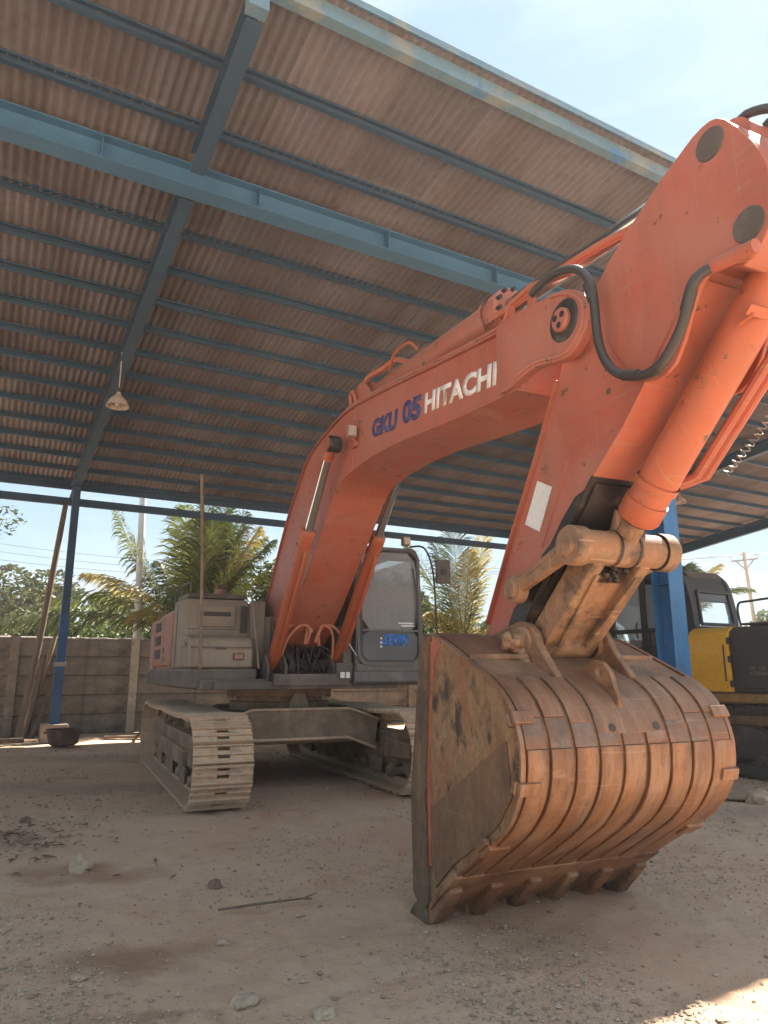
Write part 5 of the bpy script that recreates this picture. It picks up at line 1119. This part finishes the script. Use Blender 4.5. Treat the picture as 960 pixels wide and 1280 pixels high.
# ------------------------------------------------------------------ vegetation
def frond(parent, b, c, t, leaf, m, n=64, droop=.5, seed=0, twist=0.):
    rnd = random.Random(seed); b, c, t = Vector(b), Vector(c), Vector(t)
    P = []
    for i in range(n + 1):
        s = i / n; P.append(b * (1 - s) ** 2 + c * 2 * s * (1 - s) + t * s * s)
    rc = MB(); rc.tube(P[::4] + ([P[-1]] if n % 4 else []), [max(.028 * (1 - k / (n / 4 + 1)), .005) for k in range(len(P[::4] + ([P[-1]] if n % 4 else [])))], 5)
    mb = MB()
    for i in range(5, n + 1):
        s = i / n; d = (P[min(i + 1, n)] - P[i - 1]).normalized(); sd_ = d.cross(Vector((0, 0, 1)))
        if sd_.length < .15: sd_ = d.cross(Vector((.3, 1, 0)))
        sd_.normalize(); up = sd_.cross(d).normalized()
        if twist: q = Matrix.Rotation(twist, 3, d); sd_ = q @ sd_; up = q @ up
        L = leaf * (math.sin(math.pi * min(1, .18 + s * .86)) ** .6) * rnd.uniform(.8, 1.1)
        for sg in (-1, 1):
            if rnd.random() < .04: continue
            o = (sd_ * sg * .8 + d * (.75 + .4 * s) + up * rnd.uniform(-.05, .3)).normalized()
            w = .015 * rnd.uniform(.7, 1.2); wd_ = d * w * 1.2 + up * w * .3
            p0 = P[i]; p1 = p0 + o * L * .45; p2 = p1 + (o + Vector((0, 0, -droop * rnd.uniform(.5, 1.2)))).normalized() * L * .33; p3 = p2 + (o + Vector((0, 0, -droop * 2.2 * rnd.uniform(.6, 1.2)))).normalized() * L * .25
            k = len(mb.v); mb.v += [tuple(p0 - wd_ * .5), tuple(p0 + wd_ * .5), tuple(p1 - wd_), tuple(p1 + wd_), tuple(p2 - wd_ * .8), tuple(p2 + wd_ * .8), tuple(p3)]
            mb.f += [(k, k + 1, k + 3, k + 2), (k + 2, k + 3, k + 5, k + 4), (k + 4, k + 5, k + 6)]
    me = bpy.data.meshes.new('frond'); me.from_pydata(mb.v, [], mb.f); me.materials.append(m); me.materials.append(M['rachis'])
    o = bpy.data.objects.new('frond', me); col.objects.link(o); o.parent = parent
    rc.build('rib', M['rachis'], o)
    return o
def palm(label, loc, h, fr, seed, group='coconut palms behind the concrete wall'):
    t = thing('coconut_palm', label, 'palm tree', loc, 0, group); rnd = random.Random(seed)
    tr = MB(); P = []; rs = []
    for i in range(22):
        z = h * i / 21; P.append((.08 * math.sin(z * .8), 0, z)); rs.append(.15 + .10 * math.exp(-z * 3) + (.012 if i % 2 else 0))
    tr.tube(P, rs, 14); tr.build('trunk', M['bark'], t, smooth=50)
    cr_ = MB()
    for k in range(16):
        a = k * 2.4; cr_.tube([(0, 0, h - .3), (.16 * math.cos(a), .16 * math.sin(a), h), (.30 * math.cos(a), .30 * math.sin(a), h + .35)], [.08, .06, .02], 6)
    cr_.build('crown_shaft', M['bark'], t, smooth=60)
    top = Vector((.08 * math.sin(h * .8), 0, h))
    for k, (tip, bend, L, m, dr, tw) in enumerate(fr):
        tip = Vector(tip); mid = tip * .5 + Vector(bend); frond(t, top, top + mid, top + tip, L * 1.12, M[m], 110, dr, seed + k, tw)
    return t
# coordinates of a frond tip: right = +x(world), away = +y, up = z, relative to the crown
palm('coconut palm with splayed green and yellow fronds behind the orange engine house', (-4.95, 18.6, 0), 2.1,
     [((-3.0, -.4, 1.7), (.1, 0, .75), 1.15, 'palm_y', .7, 0), ((-5.0, -.9, .15), (-.3, -.2, 1.2), 1.1, 'palm_d', .9, 0), ((-2.3, -.4, 3.75), (-.35, 0, -.3), 1.0, 'palm', .9, .5), ((-2.0, .4, 3.0), (-.5, 0, .0), .8, 'palm_d', .8, .3),
      ((-1.1, .5, 3.7), (.35, 0, .2), .95, 'palm', .9, .4), ((.15, -.5, 3.75), (.3, 0, .1), .95, 'palm_d', .5, .2), ((.7, -.4, 3.8), (.2, 0, .2), .95, 'palm', .5, -.2), ((1.3, -.4, 3.5), (.1, 0, .3), 1.0, 'palm', .6, 0), ((1.1, .3, 3.2), (.2, .1, .5), 1.0, 'palm_d', .5, 0),
      ((2.0, .4, 2.8), (.0, 0, .6), .95, 'palm_d', .7, 0), ((.4, .9, 3.4), (.2, .1, .5), 1.0, 'palm_d', .5, .5), ((2.5, 0, 1.9), (0, 0, .9), .9, 'palm', .8, 0), ((-1.3, .8, 2.2), (-.2, .2, .7), .8, 'palm_d', .8, 0), ((-.2, 1.6, 2.8), (0, .3, .6), .95, 'palm_d', .5, 0), ((-1.6, -.6, .5), (-.2, 0, .8), .8, 'palm_y', .9, 0), ((-4.2, .5, 1.0), (-.2, 0, 1.3), 1.1, 'palm', .9, 0), ((-.6, 1.2, 3.5), (0, 0, .4), 1.0, 'palm', .6, 0), ((.6, -1.3, 3.2), (0, 0, .5), 1.0, 'palm_d', .6, 0), ((1.5, 1.2, 3.0), (0, 0, .6), 1.0, 'palm', .6, 0), ((-.2, -1.1, 3.5), (0, 0, .3), 1.0, 'palm', .5, 0), ((1.7, -.6, 3.0), (.1, 0, .5), 1.0, 'palm_y', .7, .2)], 11)  # four fore-and-aft fronds near the end are added to shade the wall foot
palm('coconut palm with upright fronds between the cab and the arm', (2.45, 23.0, 0), 2.0,
     [((-.3, 0, 4.6), (0, 0, .1), .95, 'palm_d', .35, 0), ((-1.9, -.5, 3.5), (-.1, 0, .7), .95, 'palm', .5, 0), ((.9, .3, 4.3), (.1, 0, .3), .9, 'palm_y', .45, .3), ((3.0, -.4, 3.4), (.0, 0, .1), .85, 'palm', .45, 0),
      ((2.6, -.6, 1.5), (.2, 0, .6), .8, 'palm_y', .5, 0), ((-2.3, 0, 2.0), (0, 0, .9), .9, 'palm_d', .6, 0), ((-1.4, -.8, 1.0), (-.1, 0, .9), .9, 'palm_y', .7, 0), ((1.6, .8, .9), (.1, 0, .8), .8, 'palm', .7, 0),
      ((.2, -.9, 3.2), (0, 0, .6), .9, 'palm_y', .6, .4), ((-.9, .9, 4.0), (0, .1, .4), .9, 'palm_d', .5, 0)], 41)
palm('distant coconut palm whose frond tips show above the yellow excavator cab', (10.6, 25.0, 0), 3.1,
     [((-2.2, 0, 1.7), (0, 0, .8), .8, 'palm', .5, 0), ((-.8, 0, 2.3), (0, 0, .5), .8, 'palm_y', .5, 0), ((1.2, 0, 1.9), (0, 0, .6), .8, 'palm_y', .5, 0), ((2.4, 0, 1.0), (0, 0, .8), .8, 'palm', .5, 0), ((.2, .5, 2.0), (0, 0, .6), .8, 'palm_d', .5, 0)], 71)

def leaf_cloud(clumps, n, leaf, m, name, parent, seed):
    rnd = random.Random(seed); mb = MB(); tot = sum(c[3] ** 2 for c in clumps)
    for (x, y, z, r) in clumps:
        for k in range(int(n * r * r / tot)):
            while True:
                d = Vector((rnd.uniform(-1, 1), rnd.uniform(-1, 1), rnd.uniform(-1, 1)))
                if .05 < d.length < 1: break
            rad = (d.length ** .45); d.normalize(); rad *= 1 + .28 * noise.noise(d * 2.2 + Vector((x, y, z)))
            p = Vector((x, y, z)) + Vector((d.x, d.y, d.z * .78)) * r * rad
            a = Vector((rnd.uniform(-1, 1), rnd.uniform(-1, 1), rnd.uniform(-.6, .6))).normalized(); b = a.cross(Vector((rnd.uniform(-1, 1), rnd.uniform(-1, 1), rnd.uniform(-1, 1)))).normalized()
            s = leaf * rnd.uniform(.6, 1.3); kk = len(mb.v)
            mb.v += [tuple(p - a * s), tuple(p + b * s * .42), tuple(p + a * s), tuple(p - b * s * .42)]; mb.f.append((kk, kk + 1, kk + 2, kk + 3))
    me = bpy.data.meshes.new(name); me.from_pydata(mb.v, [], mb.f); me.materials.append(m); o = bpy.data.objects.new(name, me); col.objects.link(o); o.parent = parent; return o
def tree(label, loc, h, r, m, seed, n=5200, leaf=.14, group='trees beyond the concrete wall', name='broadleaf_tree', ncl=15, base=.42):
    rnd = random.Random(seed); t = thing(name, label, 'tree', loc, 0, group)
    cl_ = []; tr = MB(); tr.tube([(0, 0, 0), (.1, .05, h * .3), (.0, .1, h * .6), (.1, 0, h * .85)], [.16 * h / 5, .12 * h / 5, .08 * h / 5, .03], 9)
    for k in range(ncl):
        a = rnd.uniform(0, 6.28); rr_ = r * math.sqrt(rnd.random()) * .85; z = h * rnd.uniform(base, .92); f = 1 - abs(z / h - .6) * .8
        c = (rr_ * f * math.cos(a), rr_ * f * math.sin(a), z, r * rnd.uniform(.26, .46)); cl_.append(c)
        z0 = h * rnd.uniform(.3, .6); tr.tube([(.05, .06, z0), (c[0] * .5, c[1] * .5, (z0 + c[2]) / 2 + .1), c[:3]], [.05 * h / 5, .03 * h / 5, .01], 5)
    tr.build('trunk', M['bark'], t, smooth=60); leaf_cloud(cl_, n, leaf, M[m], 'crown', t, seed)
    return t
tree('rounded tree at the left frame edge beyond the wall', (-14.8, 29.5, 0), 5.4, 2.2, 'leaf2', 101)
tree('small tree just left of the rear shed post', (-11.4, 31.5, 0), 5.0, 1.7, 'leaf', 102)
tree('low olive bush hugging the wall top at far left', (-10.6, 21.0, 0), 2.9, 1.9, 'leaf2', 103, 6500, .09, name='broadleaf_bush')
tree('pale green bush right of the leaning poles', (-8.2, 21.2, 0), 3.0, 1.9, 'leaf3', 104, 6500, .09, name='broadleaf_bush')
tree('tall green tree behind the white pole and palm', (-5.9, 24.0, 0), 4.9, 1.7, 'leaf', 105, 5600, .11)
tree('bright green bush behind the left palm crown', (-5.6, 21.3, 0), 3.1, 1.8, 'leaf3', 106, 6000, .09, name='broadleaf_bush')
tree('dense tree behind the orange engine house, set there to shade the wall foot', (-2.1, 19.9, 0), 4.3, 1.9, 'leaf', 107, 7000, .09, base=.6)  # moved close behind the palm, crown kept high, to shade the wall foot
tree('dark tree seen through the gap left of the cab', (0.2, 24.0, 0), 4.2, 2.0, 'leaf', 108, 5600, .12)
tree('olive bush behind the upright palm', (3.1, 28.0, 0), 3.2, 2.1, 'leaf2', 109, 5200, name='broadleaf_bush')
tree('low bush between palm and arm beyond the wall', (6.0, 27.0, 0), 3.0, 1.9, 'leaf3', 110, 4200, name='broadleaf_bush')
tree('dark tree beyond the yellow excavator cab', (8.6, 29.0, 0), 3.0, 1.8, 'leaf', 111, 4600)
tree('broad tree beyond the gable end at the right', (18.9, 29.5, 0), 3.9, 2.0, 'leaf', 112, 4600)
tree('green tree beside the power pole at right', (21.2, 38.5, 0), 4.9, 2.2, 'leaf3', 113, 4600)
tree('overhanging tree with sparse twigs at the upper left', (-12.6, 20.6, 0), 7.0, 1.9, 'leaf', 114, 1500, .09, ncl=12, base=.72)
tree('olive tree farther left beyond the wall', (-19, 30, 0), 6.0, 2.6, 'leaf2', 115, 4600)
# far treeline, one mass at the horizon
tl = []; r7 = random.Random(77)
for k in range(150):
    a = R(40 + 100 * k / 150 + r7.uniform(-.4, .4)); d = r7.uniform(58, 75); tl.append((d * math.cos(a), d * math.sin(a), r7.uniform(.5, 2.0), r7.uniform(1.2, 2.3)))
tlo = leaf_cloud(tl, 26000, .38, M['leaf'], 'far_treeline', None, 5); stuff(tlo)
tlo['label'] = 'far line of dark bushes along the horizon'

# white pole behind the wall, power pole and wires
q = MB(); q.tube([(-6.22, 18.35, 0), (-6.45, 18.35, 6.9)], [.11, .085], 14); tag(q.build('white_pole', M['polew'], smooth=50), 'slim white pole rising behind the wall beside the palm', 'pole')
pw = thing('power_pole', 'concrete power pole with a steel crossarm beyond the shed at right', 'power pole', (20.6, 39.5, 0))
q = MB(); q.tube([(0, 0, 0), (-.35, 0, 7.9)], [.12, .08], 12); q.build('pole', M['conc_pale'], pw, smooth=50)
q = MB(); q.box((-.33, 0, 7.45), (1.5, .08, .08), Matrix.Rotation(R(-6), 3, 'Y')); q.bar((-.9, 0, 7.45), (-.34, 0, 6.9), .05, .05); q.bar((.25, 0, 7.55), (-.34, 0, 6.9), .05, .05); q.build('crossarm', M['steel'], pw)
for x in (-1.1, -.35, .42):
    q = MB(); q.lathe([(.03, 0), (.03, .08), (.07, .10), (.05, .16), (.07, .18), (.04, .26), (.001, .28)], (x, 0, 7.5 + (x + .33) * .1), (0, 0, 1), 10); q.build('insulator', M['polew'], pw)
for k, (x, e, sag) in enumerate(((-1.1, (-30, 52, 9.6), 1.5), (-.35, (-30, 53, 10.3), 1.5), (.42, (-30, 54, 11.0), 1.4))):
    q = MB(); a = Vector((20.6 + x, 39.5, 7.78)); b = Vector(e)
    q.tube([a.lerp(b, i / 24) - Vector((0, 0, sag * 4 * (i / 24) * (1 - i / 24))) for i in range(25)], .016, 5)
    w2 = Vector((46, 27, 9.0 + .3 * k)); q.tube([a.lerp(w2, i / 16) - Vector((0, 0, .8 * 4 * (i / 16) * (1 - i / 16))) for i in range(17)], .016, 5)
    tag(q.build('power_line', M['black']), ('lowest of the power lines running left from the crossarm', 'middle power line running left from the crossarm', 'highest of the power lines running left from the crossarm')[k], 'wire', 'power lines beyond the shed')

# ------------------------------------------------------------------ leaning poles, tub, rubble at the wall
def pole_(a, b, r0, r1, m, label, name='wooden_pole', k=8):
    q = MB(); a, b = Vector(a), Vector(b); P = []; rs = []
    for i in range(k + 1):
        t = i / k; P.append(a.lerp(b, t) + Vector((.02 * math.sin(t * 5 + a.x), .015 * math.sin(t * 7), 0))); rs.append(r0 + (r1 - r0) * t + (.004 if i % 2 else 0))
    q.tube(P, rs, 9); o = q.build(name, m, smooth=60); return tag(o, label, 'pole', 'poles leaning at the rear of the shed')
pole_((-7.55, 15.35, 0), (-7.02, 15.25, 4.95), .075, .055, M['wood'], 'tall brown pole leaning against the tie beam beside the blue post')
pole_((-7.75, 15.9, 0), (-7.35, 16.1, 2.15), .06, .05, M['bamboo'], 'short bamboo pole propped against the wall left of the tall one')
pole_((-7.45, 15.7, 0), (-7.20, 16.35, 2.0), .05, .04, M['wood'], 'short dark wooden stake against the wall beside the post')
pole_((-7.62, 15.75, 0), (-7.5, 16.0, 1.7), .05, .04, M['wood'], 'shortest weathered stake among the poles at the wall')
q = MB(); pA = C + S * 1.26 + Vector((math.cos(A), math.sin(A), 0)) * -1.30
q.tube([(pA.x, pA.y, 1.42), (pA.x - .05, pA.y + .02, 2.7), (pA.x - .12, pA.y + .05, 3.72)], .02, 8)
tag(q.build('thin_pole', M['under'], smooth=60), 'thin upright brown pole standing on the skirt of the orange excavator', 'pole')
q = thing('rusty_tub', 'rusty round tub on the ground in front of the rear shed post', 'tub', (-6.05, 14.0, 0))
t_ = MB(); t_.lathe([(.001, .02), (.20, .02), (.26, .06), (.30, .28), (.32, .30), (.32, .32), (.28, .32), (.25, .08), (.001, .06)], (0, 0, 0), (0, 0, 1), 26); t_.build('tub_body', M['tub'], q, smooth=35)
for sg in (-1, 1): h = MB(); h.tube(spline([(sg * .30, -.06, .24), (sg * .36, -.05, .25), (sg * .36, .05, .25), (sg * .30, .06, .24)], 4), .012, 6); h.build('handle', M['tub'], q)
# timber offcuts
def plank(c, L, w, h, rz, m, label, tilt=0, name='plank', cat='plank'):
    q = MB(); q.box((0, 0, 0), (L, w, h)); o = q.build(name, m, bevel=.006); o.location = c; o.rotation_euler = (0, tilt, rz); return tag(o, label, cat, 'loose boards on the ground')
plank((-7.6, 14.3, .06), 1.2, .14, .09, R(25), M['wood'], 'short thick timber lying left of the rusty tub')
plank((-4.9, 15.0, .2), .55, .08, .04, R(-10), M['wood'], 'small stake tilted up at the wall base near the post', R(-48))
plank((-5.3, 15.6, .04), 1.1, .2, .05, R(12), M['wood'], 'flat board lying along the wall base behind the tub')
plank((4.75, 8.0, .05), 1.5, .13, .03, R(-48), M['bamboo'], 'pale narrow plank on the ground by the yellow excavator track', R(1))
plank((4.15, 8.55, .03), 1.3, .8, .02, R(-20), M['under'], 'dark flat metal sheet on the ground beside the yellow track', 0, 'metal_sheet', 'sheet')
plank((5.6, 8.25, .03), 1.6, .12, .04, R(-15), M['wood'], 'dark board lying along the yellow excavator track')
# stones
def rock(c, s, m, label, seed, flat=.6):
    bm = bmesh.new(); bmesh.ops.create_icosphere(bm, subdivisions=3, radius=1)
    for v in bm.verts:
        d = v.co.normalized(); k = 1 + .35 * noise.noise(d * 1.6 + Vector((seed, 0, 0))) + .12 * noise.noise(d * 5 + Vector((0, seed, 0))); v.co = Vector((d.x * k * s, d.y * k * s * .8, d.z * k * s * flat))
    me = bpy.data.meshes.new('rock'); bm.to_mesh(me); bm.free(); me.materials.append(m); me.shade_smooth(); me.set_sharp_from_angle(angle=R(25))
    o = bpy.data.objects.new('rock', me); col.objects.link(o); o.location = (c[0], c[1], gz(c[0], c[1]) + s * flat * .45); o.rotation_euler = (0, 0, seed); return tag(o, label, 'rock', 'rocks lying on the yard')
rock((-2.18, 5.55), .085, M['stone'], 'largest pale rock sitting on the brown stain at left', 1.3, .85)
rock((-2.10, 4.32), .055, M['stone'], 'flat pale stone at the left frame edge', 2.1, .3)
rock((-1.42, 3.70), .042, M['stone'], 'flat grey stone at the edge of the damp stain', 3.4, .35)
rock((-.60, 3.47), .07, M['stone'], 'half buried pale stone at the bottom of the yard left of centre', 4.2, .35)
rock((-1.12, 5.12), .05, M['clod'], 'small brown clod in the middle of the yard', 5.9, .7)
rock((-.25, 3.35), .05, M['stone'], 'small pale stone at the bottom beside the buried one', 6.3, .5)
rock((-3.45, 7.3), .06, M['clod'], 'dark reddish clod in the left shade', 7.7, .6)
rock((4.05, 8.15), .13, M['stone'], 'grey concrete lump just right of the bucket on the ground', 8.8, .8)
rock((-.85, 4.15), .035, M['stone'], 'small stone between the stain and the twig', 9.1, .6)
q = MB(); q.tube([(-.98, 4.60, .02), (-.75, 4.66, .035), (-.5, 4.78, .03), (-.42, 4.84, .045)], [.006, .008, .006, .003], 6); q.tube([(-.5, 4.78, .03), (-.44, 4.74, .04)], .006, 5); tag(q.build('twig', M['wood']), 'dark twig lying on the gravel in the middle foreground', 'twig')
# gravel scattered over the yard
def gravel():
    rnd = random.Random(21); mb = MB()
    base = [(0, 0, 1), (1, 0, .1), (.2, .95, 0), (-.9, .5, .1), (-.8, -.6, 0), (.3, -.9, .1), (0, 0, -.8)]
    fc = [(0, 1, 2), (0, 2, 3), (0, 3, 4), (0, 4, 5), (0, 5, 1), (6, 2, 1), (6, 3, 2), (6, 4, 3), (6, 5, 4), (6, 1, 5)]
    n = 0
    while n < 52000:
        a = R(rnd.uniform(56, 124)); d = 2.2 + 16 * rnd.random() ** 1.9
        x, y = d * math.cos(a), d * math.sin(a)
        den = .5 + .5 * noise.noise(Vector((x * .8, y * .8, 9))) * 2
        if rnd.random() > .12 + max(0, den - .35) * 1.5: continue
        s = .0035 + .011 * rnd.random() ** 5 + (.016 * rnd.random() if rnd.random() < .012 else 0)
        if d > 7: s *= 1.3
        c, sn = math.cos(rnd.uniform(0, 6.28)), math.sin(rnd.uniform(0, 6.28)); z = gz(x, y) + s * .25; j = rnd.uniform(.6, 1.0); k = len(mb.v)
        for (px, py, pz) in base:
            px *= rnd.uniform(.75, 1.2) ; py *= rnd.uniform(.7, 1.1); mb.v.append((x + (px * c - py * sn) * s, y + (px * sn + py * c) * s, z + pz * s * j * .8))
        mb.f += [tuple(k + i for i in f) for f in fc]; n += 1
    me = bpy.data.meshes.new('gravel'); me.from_pydata(mb.v, [], mb.f); me.materials.append(M['gravel']); o = bpy.data.objects.new('gravel', me); col.objects.link(o); stuff(o)
    o['label'] = 'loose gravel scattered over the dusty yard'
gravel()
# dry leaves at the left
def litter():
    rnd = random.Random(31); mb = MB()
    for k in range(420):
        if k < 300: x = rnd.gauss(-3.15, .35); y = rnd.gauss(6.35, .45)
        else: x = rnd.uniform(-6, -1); y = rnd.uniform(5, 13)
        z = gz(x, y) + .012 + .02 * rnd.random(); a = rnd.uniform(0, 6.28); s = rnd.uniform(.02, .06); w = s * .3; tl_ = rnd.uniform(-.3, .3); k_ = len(mb.v)
        for (px, py, pz) in ((-s, 0, 0), (0, w, .008), (s, 0, s * tl_), (0, -w, .004)): mb.v.append((x + px * math.cos(a) - py * math.sin(a), y + px * math.sin(a) + py * math.cos(a), z + pz))
        mb.f.append((k_, k_ + 1, k_ + 2, k_ + 3))
    me = bpy.data.meshes.new('leaf_litter'); me.from_pydata(mb.v, [], mb.f); me.materials.append(M['clod']); o = bpy.data.objects.new('leaf_litter', me); col.objects.link(o); stuff(o)
    o['label'] = 'dry brown leaf litter at the left of the yard'
litter()

# ------------------------------------------------------------------ dusty air
hzm = bpy.data.materials.new('dusty_air'); hzm.use_nodes = True; nt = hzm.node_tree; nt.nodes.clear()
ho = nt.nodes.new('ShaderNodeOutputMaterial'); pv_ = nt.nodes.new('ShaderNodeVolumePrincipled')
pv_.inputs['Color'].default_value = (.92, .88, .84, 1); pv_.inputs['Density'].default_value = HAZE; pv_.inputs['Anisotropy'].default_value = .3
nt.links.new(pv_.outputs[0], ho.inputs['Volume'])
hb = MB(); hb.box((0, 36, 4.7), (190, 92, 12.4)); hob = stuff(hb.build('haze', hzm, smooth=0)); hob['label'] = 'thin dusty air over the yard'
